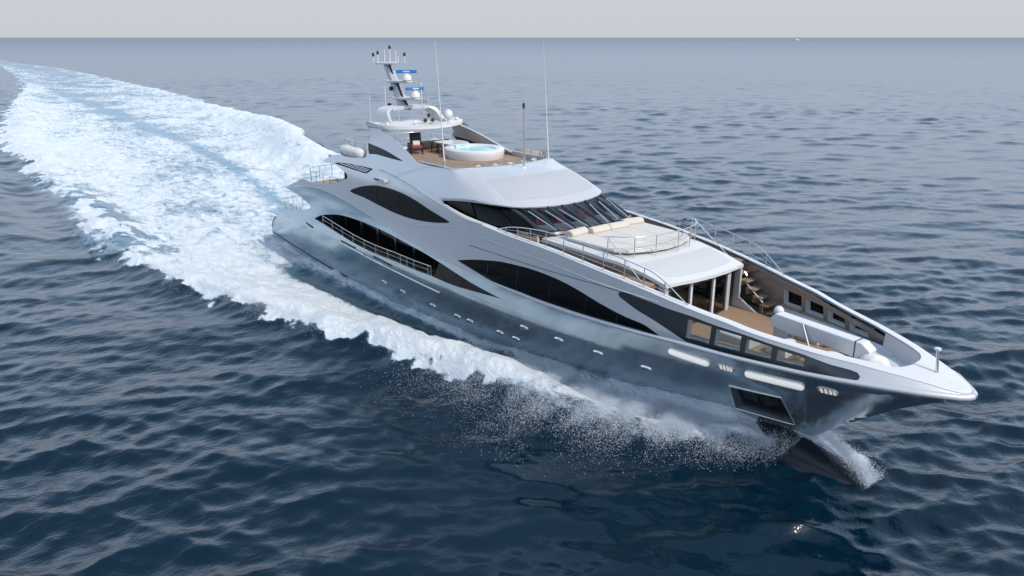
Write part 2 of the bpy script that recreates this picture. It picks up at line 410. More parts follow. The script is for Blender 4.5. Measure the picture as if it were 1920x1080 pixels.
def mk_hull(s):
    side_shell('hull', hull_out, [open_xz, ancf], 'hull', yacht, s, t=.16, step=.42, extra=bowx, smooth=24)
both(mk_hull)
# transom and stern steps
tb = MB()
st = [(0.0, -1.5), (0.0, .5), (.02, .95), (.4, 1.5), (1.3, 2.2), (2.4, 2.62)]
rows = []
for x, z in st:
    yy = float(Y(x, z))-.01; rows.append([(x-.22*(1-(k/10)**2), yy*k/10, z) for k in range(-10, 11)])
tb.grid(rows); tb.build('transom', 'hull', yacht)

# superstructure shell: above the S line up to bulwark top, sundeck coaming and fin
Rpx = [(920, 424), (972.5, 445), (1027.5, 464), (1090, 489), (1160, 517.5), (1200, 534), (1240, 551), (1285, 570), (1325, 586), (1370, 602.5), (1410, 619), (1455, 634), (1507.5, 650), (1570, 667.5), (1620, 680), (1657.5, 690)]
rim = xz(Rpx, .33)
zr_f = pchip(np.concatenate([[28, 29.84, 31.2, 32.6], rim[:, 0], [57.7, 58.4, 58.85, 59.3]]),
             np.concatenate([[8.75, 8.42, 8.12, 7.88], rim[:, 1], [5.42, 5.27, 5.17, 5.06]]))
rx = np.array([58.95, 58.7, 58.4, 58]+list(np.arange(57.5, 30.6, -.6))); rimc = np.stack([rx, zr_f(rx)-.03], 1)
top_px = [(842.5, 316.5), (817.5, 313.3), (796.7, 308), (784, 304.5), (780, 303.7), (765, 287.5), (750, 272.5), (732, 257.5), (716, 247.5)]
fin_px = [(715, 240), (706, 236.5), (699, 231), (692, 226.5), (679, 228.3), (687, 234), (694, 240.4), (697, 247), (695, 258), (687.7, 265)]
oh_px = [(689, 282), (686, 294.5), (672, 296), (655, 294.5), (640, 291.5), (627.5, 290.5), (617.5, 294), (606, 300.6), (607.5, 302.8), (620, 306), (632.5, 311), (642.5, 320), (650, 326), (651, 331), (651, 334)]
ub_px = [(643.7, 338), (630, 343.5), (612.5, 345.6), (593.7, 344), (583, 341.5), (573, 337), (566.7, 336.3), (554, 341.5), (541.7, 347.2)]
def coam(x): return 10.2
sup_out = np.concatenate([L1, [[59.1, 5.06]], rimc, [[30.3, 8.31], [30.06, 8.42]], [[30.02, 9.0], [29.95, 9.6], [29.9, 10.16]],
    spline(xz(top_px), .4), spline(xz(fin_px), .3), spline(xz(oh_px), .4), spline(xz(ub_px), .4)])
win1 = spline(xz([(656, 358), (670, 351.5), (687, 348.2), (707, 348), (730, 353), (755, 362.5), (780, 376), (807, 394), (830, 408), (843, 416.8), (825, 418), (800, 416), (770, 410), (740, 399.5), (712, 386), (685, 372)]), .3, True)
win2 = np.concatenate([spline(xz([(857, 488), (882, 486.8), (912.5, 488), (940, 490.8), (970, 497.5), (1000, 505.8), (1030, 517), (1060, 530.5), (1090, 547.5), (1117, 564), (1145, 580), (1175, 595), (1210, 610), (1239, 631.3)]), .4),
    spline(xz([(1239, 631.3), (1173, 613), (1107, 594), (1040, 573), (973, 549), (927, 530), (887, 507)]), .5)[1:]])
win3 = np.concatenate([spline(xz([(1158, 551), (1163, 547.6), (1172, 548.6), (1190, 555), (1225, 568), (1252.5, 578.7), (1295, 592.5), (1337.5, 608.7), (1395, 627.5), (1445, 645), (1507.5, 665), (1557.5, 683.7), (1595, 693.7), (1608, 699), (1612.5, 706), (1610, 711.5), (1603, 713.5)]), .3),
    spline(xz([(1603, 713.5), (1570, 708.7), (1520, 700), (1470, 688.7), (1420, 677.5), (1370, 666), (1332.5, 655), (1285.5, 641.2)]), .4)[1:],
    spline(xz([(1285.5, 641.2), (1257, 622), (1232, 605), (1190, 578.7), (1162.5, 557.5)]), .4)[1:]])
finw = spline(xz([(690, 269), (700, 272), (715, 278), (730, 286), (745, 295), (755, 302), (740, 299), (720, 293.5), (703, 289), (691, 287)]), .25, True)
fw0 = xz([(690, 268.5), (690, 287)])
vent1 = spline(xz([(558.7, 355.6), (575, 355.5), (592, 359), (608, 364), (622.5, 370.3), (618, 375), (612.7, 379.3), (598, 374), (578, 365.5)]), .3, True)
vent2 = spline(xz([(627.5, 305.2), (645, 305.5), (665, 308.5), (685, 313), (699, 317.5), (694, 321), (688, 325), (672, 321), (650, 314)]), .3, True)
HOLES = [win1, win2, win3, finw, vent1, vent2]
bowy = np.array([(BOW-sd_, z) for z in np.arange(5.08, 5.7, .12) for sd_ in (.05, .12, .22, .36, .55, .8, 1.1, 1.5)])
def mk_sup(s): side_shell('superstructure', sup_out, HOLES, 'silver', yacht, s, t=.13, step=.42, extra=bowy, smooth=30)
both(mk_sup)
def mk_win(s):
    for h in (win1, win2, finw): side_shell('window', h, [], 'glass', yacht, s, t=.03, off=-.035, step=.6, smooth=40)
    for h, xs_ in ((win2, (35.0, 37.6, 40.2, 42.8, 44.8)), (win1, (22.0, 25.0, 28.0))):
        for x_ in xs_:
            i_ = [k for k in range(len(h)) if (h[k][0]-x_)*(h[(k+1) % len(h)][0]-x_) <= 0]
            zs_ = sorted(h[k][1] for k in i_)
            if len(zs_) >= 2: MB().tube([sidept(x_+(z_-zs_[0])*.05, z_, s, -.03) for z_ in np.linspace(zs_[0], zs_[-1], 6)], .022, 6).build('window_mullion', 'black', yacht)
    for h in (vent1, vent2):
        v = side_shell('louvre_vent', h, [], 'dark', yacht, s, t=.03, off=-.10, step=.5, smooth=0)
        # slats follow the lower edge of the vent
        lo = h[np.argmax(h[:, 0])]; tip = h[np.argmin(h[:, 0])]; b = MB()
        low = h[np.argmin(h[:, 1]-np.interp(h[:, 0], [tip[0], lo[0]], [tip[1], lo[1]]))]
        dirv = (low-tip); up = (lo-low)
        for q in (.25, .5, .75):
            P = [low+up*q-dirv*u_ for u_ in np.linspace(.03, .93-.25*q, 12)]
            P = [p for p in P if inside(np.array([p]), h)[0]]
            if len(P) > 1: b.tube([sidept(p[0], p[1], s, -.03) for p in P], .028, 6)
        b.build('slat', 'steel', v)
both(mk_win)

# bow glazing band with four see-through panes, each side
panes_px = [[(1288.7, 598.2), (1333.7, 612.5), (1329.2, 645), (1284.5, 633)], [(1341.7, 616.2), (1390, 630.7), (1386.2, 659.2), (1337.5, 647)],
            [(1399.2, 635), (1447.5, 650.7), (1444.2, 673), (1395, 661.2)], [(1457.5, 655), (1508.7, 672), (1506.2, 687), (1454.2, 675.5)]]
pan = []
for q in panes_px:
    a = xz(q); pan.append(np.concatenate([np.linspace(a[i], a[(i+1) % 4], 5, endpoint=False) for i in range(4)]))
def mk_band(s):
    side_shell('window_band', win3, pan, 'navy', yacht, s, t=.06, off=-.015, step=.4)
    for q in pan:
        g = side_shell('window', q, [], 'clear', yacht, s, t=.015, off=-.03, step=1.0, smooth=0)
        # light reveal frame on the deck side
        c = q.mean(0); out = c+(q-c)*1.0; inn = c+(q-c)*.985
        V = MB(); n = len(q)
        for i in range(n):
            j = (i+1) % n
            p0, p1 = sidept(*q[i], s, -.08), sidept(*q[j], s, -.08); p2, p3 = sidept(*q[j], s, -.42), sidept(*q[i], s, -.42)
            V.add([p0, p1, p2, p3], [(0, 1, 2, 3)])
        V.build('frame', 'white', g, smooth=0, recalc=False)
both(mk_band)
# inner bulwark lining of the bow (the side one sees across the deck), leaving the pane reveals open
lin_x = np.arange(45.0, 56.5, .4)
lin_out = np.concatenate([np.stack([lin_x, np.full(len(lin_x), 4.42)], 1), np.stack([lin_x[::-1], zr_f(lin_x[::-1])-.06], 1)])
def mk_lin(s):
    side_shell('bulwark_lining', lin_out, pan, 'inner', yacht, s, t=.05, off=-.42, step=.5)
    lw = np.arange(48.6, 55.6, .4); b = MB()
    ztop = lambda x: np.interp(x, [48.6, 55.6], [5.02, 4.95])
    o = np.concatenate([np.stack([lw, np.full(len(lw), 4.45)], 1), np.stack([lw[::-1], ztop(lw[::-1])], 1)])
    side_shell('bulwark_locker', o, [], 'silver', yacht, s, t=.22, off=-.48, step=.5)
    rows = [[(x, s*(float(Y(x, z))-q), z+dz) for x, z in ((x, float(ztop(x))) for x in lw)] for q, dz in ((.45, .02), (.45, .07), (.74, .07), (.74, .02))]
    b.grid(rows); b.build('capping_ledge', 'teak', yacht, smooth=0)
both(mk_lin)

# cap rail all round the bow: wide white cap at the tip, narrow along the bulwark
cx = np.concatenate([np.arange(30.6, 54, .5), np.arange(54, 58.2, .3), [58.35, 58.6, 58.8, 58.95, 59.05, 59.1]])
co = [(x, -(float(Y(x, zr_f(x)-.02))+.004)) for x in cx]
ci_x = np.concatenate([np.arange(30.6, 54, .5), np.arange(54, 56.4, .3)])
ci = [(x, float(Y(x, zr_f(x)))-.36*min(1, max(.12, (x-30.3)/4.5))-.10*max(0, x-52)/4) for x in ci_x]
tip = [(56.5, 1.12), (56.72, .8), (56.84, .4), (56.87, 0)]
inner_loop = [(x, -y) for x, y in ci]+[(x, -y) for x, y in tip[:-1]]+[tip[-1]]+[(x, y) for x, y in tip[:-1][::-1]]+[(x, y) for x, y in ci[::-1]]
outer_loop = co+[(59.14, 0)]+[(x, -y) for x, y in co[::-1]]
cap_loop = outer_loop+inner_loop[::-1]
def capz(x, y):
    e = np.clip((np.abs(y)-(Y(x, zr_f(x))-.10))/.13, 0, 1)
    return zr_f(x)+.05-.055*e**2+np.where(x > 56.5, .05*np.clip(1-np.abs(y)/1.2, 0, 1), 0)
plate('cap_rail', cap_loop, [], capz, 'white', yacht, t=.05, step=.22, smooth=50)

tl = [(x, -y) for x, y in ci[-6:]]+[(x, -y) for x, y in tip[:-1]]+[tip[-1]]+[(x, y) for x, y in tip[:-1][::-1]]+[(x, y) for x, y in ci[-6:][::-1]]
MB().grid([[(x, y, float(zr_f(x))-.02) for x, y in tl], [(x-.02, y*.97, 5.0) for x, y in tl], [(x-.1, y*.8, 4.40) for x, y in tl]]).build('bow_bulkhead', 'silver', yacht, smooth=50)
pf = [(x, -(float(Y(x, 5.0))-.80)) for x in np.arange(53.5, 56.2, .3)]+[(56.5, -.5)]
MB().prism(pf+[(x, -y) for x, y in pf[::-1]], 4.42, 4.92).build('bow_platform', 'white', yacht, smooth=0, bevel=.03)
# S-line mouldings
lip = [(x, float(zl1_c(x))) for x in np.arange(31.0, 58.6, 1.0)]
for s in (-1, 1):
    bead('moulding', [(x, z) for x, z in L1[::2] if x < 33], .035, 'silver', yacht, s)
    P = [(x, z) for x, z in lip]
    Q = [tuple(q_) for q_ in spline(P, .4)]
    m_ = MB().tube([sidept(x, z, s, .02) for x, z in Q]+[(58.85, s*.50, 5.02), (59.04, s*.24, 5.02), (59.10, 0, 5.02)], [.03+.07*min(1, (x-31)/10)+.04*max(0, min(1, (x-54)/4)) for x, z in Q]+[.14, .15, .15], 10)
    m_.build('rubbing_strake', 'silver', yacht, smooth=60)
line2 = xz([(650, 362), (675, 376), (700, 394), (725, 406), (750, 415), (775, 421), (812, 424), (847, 425), (880, 437), (920, 452), (960, 468), (1000, 482.5), (1050, 501), (1100, 522), (1150, 540), (1200, 556), (1235, 567)])
line3 = xz([(712, 316), (737, 327.5), (770, 346), (800, 366), (822, 380), (845, 394), (870, 409), (905, 421)])
groove = xz([(880, 459.5), (960, 486), (1040, 511), (1120, 534), (1160, 546), (1205, 557)])
rubl = xz([(640, 455), (700, 488), (760, 518), (825, 549)])
boot = xz([(512, 434), (540, 453), (580, 478), (620, 503), (650, 519)])
for s in (-1, 1):
    bead('moulding', line2, .035, 'silver', yacht, s); bead('moulding', line3, .045, 'silver', yacht, s)
    bead('drain_groove', groove, .014, 'rubber', yacht, s, off=.004); bead('rubbing_strake', rubl, .055, 'steel', yacht, s)
    bead('rubbing_strake', boot, .05, 'rubber', yacht, s)

# portholes, hull slots, fairleads, anchor pocket
ports_px = [(720, 529), (755, 547), (811.7, 573), (858, 593), (881.7, 602), (983, 614), (938, 623.5), (968, 635), (1048, 636.7), (1122, 661.7), (1212, 690)]
def oval(b, c, a, bb, rot, s, off0, off1, n=20, inner=0.0):
    o = ell(c[0], c[1], a, bb, rot, n); rings = [[sidept(x, z, s, off0) for x, z in o]]
    i_ = ell(c[0], c[1], a*.8, bb*.75, rot, n); rings.append([sidept(x, z, s, off1) for x, z in i_])
    v = [p for r in rings for p in r]; f = [(k, (k+1) % n, n+(k+1) % n, n+k) for k in range(n)]
    if inner == 0: f.append(tuple(n+k for k in range(n)))
    b.add(v, f)
for s in (-1, 1):
    for q in ports_px:
        c = xz([q])[0]; b = MB(); oval(b, c, .36, .14, R_(2), s, .0, .07, inner=1); p = b.build('porthole', 'steel', yacht, smooth=50)
        b = MB(); oval(b, c, .29, .105, R_(2), s, .065, .055); b.build('pane', M['hull'], p, smooth=50)
    for A in ([(1254, 657), (1330, 682)], [(1397, 699.5), (1508, 726)]):
        a = xz(A); u_ = (a[1]-a[0])/np.linalg.norm(a[1]-a[0]); nn = np.array([-u_[1], u_[0]]); r_ = .15
        L = np.linalg.norm(a[1]-a[0]); a0 = a[0]+u_*r_; a1 = a[1]-u_*r_
        t = np.linspace(-np.pi/2, np.pi/2, 9); cap1 = [a1+r_*(u_*math.cos(k)+nn*math.sin(k)) for k in t]; cap0 = [a0-r_*(u_*math.cos(k)+nn*math.sin(k)) for k in t]
        b = MB(); Q = [a0+(a1-a0)*t_ for t_ in np.linspace(0, 1, 10)]; rows = []
        ends_ = [a0+r_*(-u_)*math.cos(k) for k in np.linspace(0, 1.45, 6)]; ring_w = [r_*math.sin(k) for k in np.linspace(0.06, 1.45, 6)]
        path = ends_+Q+[a1+r_*u_*math.cos(k) for k in np.linspace(1.45, 0, 6)]; wid_ = ring_w+[r_]*10+ring_w[::-1]
        for p_, w_ in zip(path, wid_): rows.append([sidept(*(p_+nn*w_*math.cos(k)), s, .01+.16*w_/r_*math.sin(k)) for k in np.linspace(0, math.pi, 11)])
        b.grid(rows); b.build('hull_slot', 'slot', yacht, smooth=60)
    for q, a_ in (((1361, 689), .36), ((1552, 733), .38)):
        c = xz([q])[0]; o = ell(c[0], c[1], a_, .155, R_(-1), 24)
        f_ = MB().tube([sidept(x, z, s, .02) for x, z in o], .035, 8, closed=True).build('fairlead', 'steel', yacht, smooth=60)
        side_shell('backing', o, [], 'brass', f_, s, t=.02, off=.006, step=.2)
        b = MB()
        for k in (-.22, -.06, .10, .24): b.tube([sidept(c[0]+k*a_/.36, c[1]-.11, s, .03), sidept(c[0]+k*a_/.36, c[1]+.11, s, .03)], .045, 8)
        b.build('roller', 'slot', f_, smooth=60)  # rollers share the slots' added glow, standing in for sunlight
    # anchor pocket
    pk = MB(); n = len(ancf)
    for i in range(n):
        j = (i+1) % n; ce = ancf.mean(0); sh = lambda p: ce+(p-ce)*.8
        pk.add([sidept(*ancf[i], s, 0), sidept(*ancf[j], s, 0), sidept(*sh(ancf[j]), s, -.62), sidept(*sh(ancf[i]), s, -.62)], [(0, 1, 2, 3)])
    pk.add([sidept(*(ancf.mean(0)+(p-ancf.mean(0))*.8), s, -.62) for p in ancf], [tuple(range(n))])
    ap = pk.build('anchor_pocket', mat('pocket_steel', (.12, .13, .14), .18, .9), yacht, smooth=0)
    MB().tube([sidept(x, z, s, .015) for x, z in ancf], .045, 8, closed=True).build('frame', 'steel', ap, smooth=60)
    ce = ancf.mean(0); b = MB(); z0 = float(ce[1]); 
    P = lambda dx, dz, o: sidept(ce[0]+dx, z0+dz, s, o)
    b.tube([P(-.05, .38, -.4), P(.05, -.15, -.25)], .08, 8); b.tube([P(.1, .36, -.4), P(.15, -.12, -.25)], .05, 8)
    for sg in (-1, 1):
        b.add([P(sg*.12, .22, -.3), P(sg*.85, .34, -.38), P(sg*.8, -.1, -.2), P(sg*.12, -.2, -.15), P(sg*.12, .2, -.5), P(sg*.8, .3, -.55), P(sg*.78, -.1, -.42), P(sg*.12, -.2, -.4)],
              [(0, 1, 2, 3), (7, 6, 5, 4), (0, 4, 5, 1), (1, 5, 6, 2), (2, 6, 7, 3), (3, 7, 4, 0)])
    b.build('anchor', mat('anchor_steel', (.05, .05, .055), .35, .8), ap, smooth=30)
    # slots and fittings along the aft bulwark
    for A in ([(641, 455.5), (667, 469)], [(702, 485), (735, 502)], [(575, 421.5), (587, 430)]):
        a = xz(A); a[:, 1] += .16; b = MB()
        b.tube([sidept(*(a[0]+(a[1]-a[0])*k), s, .0) for k in np.linspace(0, 1, 6)], .065, 8); b.build('freeing_port', 'dark', yacht, smooth=60)
    c = xz([(684, 476)])[0]; f_ = MB().tube([sidept(x, z, s, .02) for x, z in ell(c[0], c[1], .2, .15)], .04, 8, closed=True).build('fairlead', 'steel', yacht, smooth=60)
    side_shell('backing', ell(c[0], c[1], .2, .15), [], 'dark', f_, s, t=.02, off=.004, step=.2)
    # nav light box
    a = onsurf((717, 337)); b = MB().box((a[0], s*(-a[1]+.12), a[2]), (1.5, .34, .24)); nb = b.build('light_box', 'silver', yacht, smooth=0, bevel=.05)
    MB().box((a[0]-.25, s*(-a[1]+.292), a[2]+.03), (.7, .02, .10)).build('lens', 'dark', nb, smooth=0)

# bulbous bow under the water film
def bulbmat():
    m = mat('wet_bulb', (.006, .008, .011), .12, spec=.5); n, l = m.node_tree.nodes, m.node_tree.links; b = n['Principled BSDF']
    g = n.new('ShaderNodeNewGeometry'); sp = n.new('ShaderNodeSeparateXYZ'); l.new(g.outputs['Position'], sp.inputs[0])
    mp = n.new('ShaderNodeMapping'); mp.inputs['Scale'].default_value = (.7, 1.5, 1.5); mp.inputs['Rotation'].default_value = (0, 0, -.35); l.new(g.outputs['Position'], mp.inputs[0])
    ns = n.new('ShaderNodeTexNoise'); ns.inputs['Scale'].default_value = 2.6; ns.inputs['Detail'].default_value = 9; ns.inputs['Roughness'].default_value = .7; l.new(mp.outputs[0], ns.inputs['Vector'])
    def mr(src, a, c):
        o = n.new('ShaderNodeMapRange'); l.new(src, o.inputs[0]); o.inputs['From Min'].default_value = a; o.inputs['From Max'].default_value = c; return o.outputs[0]
    f = n.new('ShaderNodeMath'); f.operation = 'MULTIPLY'; l.new(mr(sp.outputs['Z'], .05, .55), f.inputs[0]); l.new(mr(sp.outputs['Y'], -1.2, .2), f.inputs[1])
    a_ = n.new('ShaderNodeMath'); a_.operation = 'ADD'; l.new(f.outputs[0], a_.inputs[0]); l.new(ns.outputs[0], a_.inputs[1])
    k = mr(a_.outputs[0], .95, 1.15); mx_ = n.new('ShaderNodeMix'); mx_.data_type = 'RGBA'; l.new(k, mx_.inputs['Factor'])
    mx_.inputs['A'].default_value = (.006, .008, .011, 1); mx_.inputs['B'].default_value = (.82, .84, .86, 1); l.new(mx_.outputs['Result'], b.inputs['Base Color'])
    r = n.new('ShaderNodeMapRange'); l.new(k, r.inputs[0]); r.inputs['To Min'].default_value = .10; r.inputs['To Max'].default_value = .8; l.new(r.outputs[0], b.inputs['Roughness'])
    return m
bb = MB().sphere((0, 0, 0), 1.0, 40, (1, 1, 1)); bv = []
for x, y, z in bb.v: bv.append((51.3+5.1*x, -.62+1.8*y-.15*x, -.48+1.38*z))
bb.v = bv; bo = bb.build('bulbous_bow', bulbmat(), yacht, smooth=80)
sb = bo.modifiers.new('smooth', 'SUBSURF'); sb.levels = 2; sb.render_levels = 2

# ------------------------------------------------------------------ decks
def deck_outline(xs, zref, inset):
    h = [(x, float(Y(x, zref))-inset) for x in xs]
    return [(x, -y) for x, y in h]+[(x, y) for x, y in h[::-1]]
plate('main_deck', deck_outline(np.arange(3.2, 37.5, .8), 2.62, .2), [], lambda x, y: 2.62, 'teak', yacht, t=.1, step=1.5, smooth=0)
plate('upper_deck', deck_outline(np.arange(6.6, 44.5, .9), 6.2, .14), [], lambda x, y: np.interp(x, [6, 9, 44], [5.75, 5.6, 5.6]), 'white', yacht, t=.25, step=1.5, smooth=0)
plate('aft_deck', deck_outline(np.arange(8.2, 20, .8), 6.6, .15), [], lambda x, y: 6.35, 'teak', yacht, t=.2, step=1.5, smooth=0)
plate('side_deck', deck_outline(np.arange(29, 46.2, .8), 6.9, .14), [], lambda x, y: 6.72, 'teak', yacht, t=.12, step=1.2, smooth=0)
plate('foredeck', deck_outline(np.arange(44.6, 56.2, .4), 4.3, .24), [], lambda x, y: 4.42, 'teak', yacht, t=.1, step=1.0, smooth=0)
sd_x = np.arange(13.2, 19.6, .6)
plate('sundeck_overhang', deck_outline(sd_x, 9.2, .1), [], lambda x, y: 9.28-.02*(14-x)**2*(x < 14), 'white', yacht, t=.45, step=1, smooth=0)
sun_x = list(np.arange(18.6, 30.2, .7))
so = [(x, -(float(Y(x, 9.9))-.14)) for x in sun_x]+[(30.6, -3.0), (31.0, -1.6), (31.15, 0)]
plate('waterway', so+[(x, -y) for x, y in so[::-1][1:]], [], lambda x, y: 9.92, 'inner', yacht, t=.15, step=1.2, smooth=0)
s2o = [(x, -(float(Y(x, 9.9))-.55)) for x in np.arange(18.7, 28.2, .7)]+[(28.7, -2.7), (29.2, -1.5), (29.4, 0)]
plate('sundeck', s2o+[(x, -y) for x, y in s2o[::-1][1:]], [], lambda x, y: 9.945, 'teak', yacht, t=.02, step=1.2, smooth=0)

# saloon and interior behind the main-deck side opening
for s in (-1, 1):
    b = MB().box((22.8, s*3.55, 4.0), (29.5, .12, 2.75)); sw = b.build('saloon_wall', 'glass', yacht, smooth=0)
    b = MB()
    for x in np.arange(11.5, 37, 2.6): b.box((x, s*3.64, 4.0), (.28, .08, 2.75))
    b.build('mullion', 'black', sw, smooth=0)
    b = MB().box((22.8, s*3.66, 2.86), (29.5, .1, .34)); b.build('skirting', 'brownin', sw, smooth=0)
    # dark glass closing the forward corner of the opening
    tri = np.concatenate([spline(xz([(812, 518), (850, 535), (900, 549.5), (938, 560)]), .4), spline(xz([(938, 560), (885, 531), (850, 509), (822, 491)]), .4)[1:]])
    side_shell('window', tri, [], 'glass', yacht, s, t=.03, off=-.08, step=.5, smooth=0)
    # gate post and rolled awning pole at the boarding gate
    MB().tube([sidept(29.2, 3.55, s, -.4), sidept(30.2, 4.45, s, -.45)], .05, 8).build('gate_stay', 'steel', yacht)
    b = MB().box((31.0, s*4.3, 3.4), (1.3, .5, .1)).box((31.5, s*4.3, 3.0), (.1, .4, .8)); b.build('side_shelf', 'dark', yacht, smooth=0)

# bulkheads so that nothing is hollow
MB().box((8.6, 0, 4.1), (.15, 7.2, 2.9)).build('aft_bulkhead', 'glass', yacht, smooth=0)
MB().box((19.8, 0, 7.9), (.15, 7.6, 3.0)).build('aft_bulkhead', 'glass', yacht, smooth=0)
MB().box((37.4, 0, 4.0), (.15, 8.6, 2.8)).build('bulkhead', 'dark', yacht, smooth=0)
b = MB().tube([(14.6, -3.7, 6.3), (15.0, -3.8, 8.85)], .13, 8).tube([(14.6, 3.7, 6.3), (15.0, 3.8, 8.85)], .13, 8); b.build('overhang_strut', 'black', yacht)

# ------------------------------------------------------------------ wheelhouse roof and glazing
co_h = spline([(29.78, -3.98, 10.2), (30.15, -3.72, 10.22), (30.45, -3.2, 10.23), (30.75, -2.3, 10.23), (31.05, -1.2, 10.23), (31.2, 0, 10.23)], .25)
vi_h = spline([(29.84, -4.86, 8.44), (31.2, -4.74, 8.64), (32.6, -4.52, 8.76), (34.0, -4.2, 8.80), (35.0, -3.75, 8.78), (35.55, -3.15, 8.72), (35.9, -2.2, 8.67), (36.1, -1.1, 8.63), (36.17, 0, 8.62)], .25)
def resamp(P, n):
    P = np.array(P); L = np.concatenate([[0], np.cumsum(np.linalg.norm(np.diff(P, axis=0), axis=1))]); t = np.linspace(0, L[-1], n)
    return np.stack([np.interp(t, L, P[:, i]) for i in range(3)], 1)
NH = 44
# pair the corner of both curves so that the crease runs corner to corner
def part_resamp(P, k, n1, n2):
    P = np.array(P); return np.concatenate([resamp(P[:k+1], n1), resamp(P[k:], n2)[1:]])
kc = int(np.argmin(np.abs(np.arctan2(co_h[:, 1]+3.35, co_h[:, 0]-30.3)))) if False else int(np.argmin(np.linalg.norm(co_h-np.array([30.45, -3.2, 10.23]), axis=1)))
kv = int(np.argmin(np.linalg.norm(vi_h-np.array([35.2, -3.6, 8.76]), axis=1)))
ca = part_resamp(co_h, kc, 24, 22); va = part_resamp(vi_h, kv, 24, 22); NH = len(ca)
rows = []
for v in np.linspace(0, 1, 22):
    r = []
    for i in range(NH):
        p = ca[i]*(1-v)+va[i]*v; fr = max(0, (i-18)/(NH-18))
        p = p.copy(); p[2] += .30*math.sin(math.pi*v**.9)*min(1, fr*1.6)+.10*math.sin(math.pi*v)
        if i < 23:   # first column joins the side shell
            q = i/23; ys = -float(Y(p[0], p[2])); p[1] = ys*(1-q)**1.5+p[1]*(1-(1-q)**1.5) if v < 1 else p[1]
        p[1] -= .012; r.append(tuple(p))
    r += [(x, -y, z) for x, y, z in r[::-1][1:]]; rows.append(r)
last = rows[-1]
rows.append([(x-.02*np.sign(1), y*.998, z-.07) for x, y, z in last])
rows.append([(29+(x-29)*.975, y*.965, z-.10) for x, y, z in last])
rows.append([(29+(x-29)*.78, y*.80, z-.02) for x, y, z in last])
MB().grid(rows).build('wheelhouse_roof', 'silver', yacht, smooth=40)
# non-slip inset on the roof
def roofpt(v, i):
    k = v*21; a = int(min(20, math.floor(k))); t = k-a; p = np.array(rows[a][i])*(1-t)+np.array(rows[a+1][i])*t
    return p
ii = range(24, 2*NH-1-24); ins = []
for v in np.linspace(.40, .87, 12): ins.append([tuple(roofpt(v, i)+np.array([.003, 0, .006])) for i in ii])
M['roofgrip'] = mat('silver_nonslip', (.41, .425, .445), .58, .2, var=.03, vscale=5, bump=.15, bscale=90)
MB().grid(ins).build('roof_inset', 'roofgrip', yacht, smooth=60)
# roof top closing ring (coaming) round the sundeck
full = [tuple(p) for p in co_h]+[(x, -y, z) for x, y, z in co_h[::-1][1:]]
side_l = [(x, -(float(Y(x, 10.2))), 10.2) for x in np.arange(25.8, 29.7, .5)]
ring = side_l+full+[(x, -y, z) for x, y, z in side_l[::-1]]
rr = [[(x, y, z) for x, y, z in ring], [(x, y, z+.03) for x, y, z in ring], [(28+(x-28)*.95, y*.96, z+.03) for x, y, z in ring], [(28+(x-28)*.95, y*.96, z-.35) for x, y, z in ring]]
MB().grid(rr).build('sundeck_coaming', 'silver', yacht, smooth=30)

# glazing: base line (bottom) and head line (top), symmetrical
base = [(29.9, -4.72, 8.05), (31.5, -4.66, 7.72), (33.5, -4.45, 7.62), (35.5, -4.05, 7.66), (37.0, -3.68, 7.7), (37.7, -3.46, 7.74), (38.15, -3.0, 7.75), (38.4, -2.2, 7.75), (38.58, -1.2, 7.75), (38.65, 0, 7.75)]
head = [(29.9, -4.62, 8.5), (31.2, -4.50, 8.66), (32.4, -4.28, 8.74), (33.4, -3.98, 8.74), (34.1, -3.72, 8.72), (34.5, -3.46, 8.70), (35.0, -3.0, 8.72), (35.35, -2.2, 8.70), (35.5, -1.2, 8.68), (35.6, 0, 8.66)]
B_ = np.array(base); H_ = np.array(head)
def gl(i0, i1, n=8):
    """glazing between base/head fractional indices"""
    out = []
    for t in np.linspace(0, 1, 5):
        r = []
        for k in np.linspace(i0, i1, n):
            a = int(min(len(B_)-2, math.floor(k))); u_ = k-a
            b0 = B_[a]*(1-u_)+B_[a+1]*u_; h0 = H_[a]*(1-u_)+H_[a+1]*u_
            p = b0*(1-t)+h0*t; p[2] += .10*math.sin(math.pi*t); r.append(p)
        out.append(r)
    return out
def gp(k, t, off=0.0):
    g = gl(k, k+1e-3, 2); i = min(3, int(t*4)); u_ = t*4-i; p = np.array(g[i][0])*(1-u_)+np.array(g[i+1][0])*u_
    return p+np.array([off*.5, 0, off])
mull = [5.15, 6.55, 7.75, 8.6]           # half; mirrored to port; the middle pane spans y = 0
def flip(rows_): return [[(x, -y, z) for x, y, z in r] for r in rows_]
wh = MB().grid(gl(0, 9, 40)); wh.mirror(); 
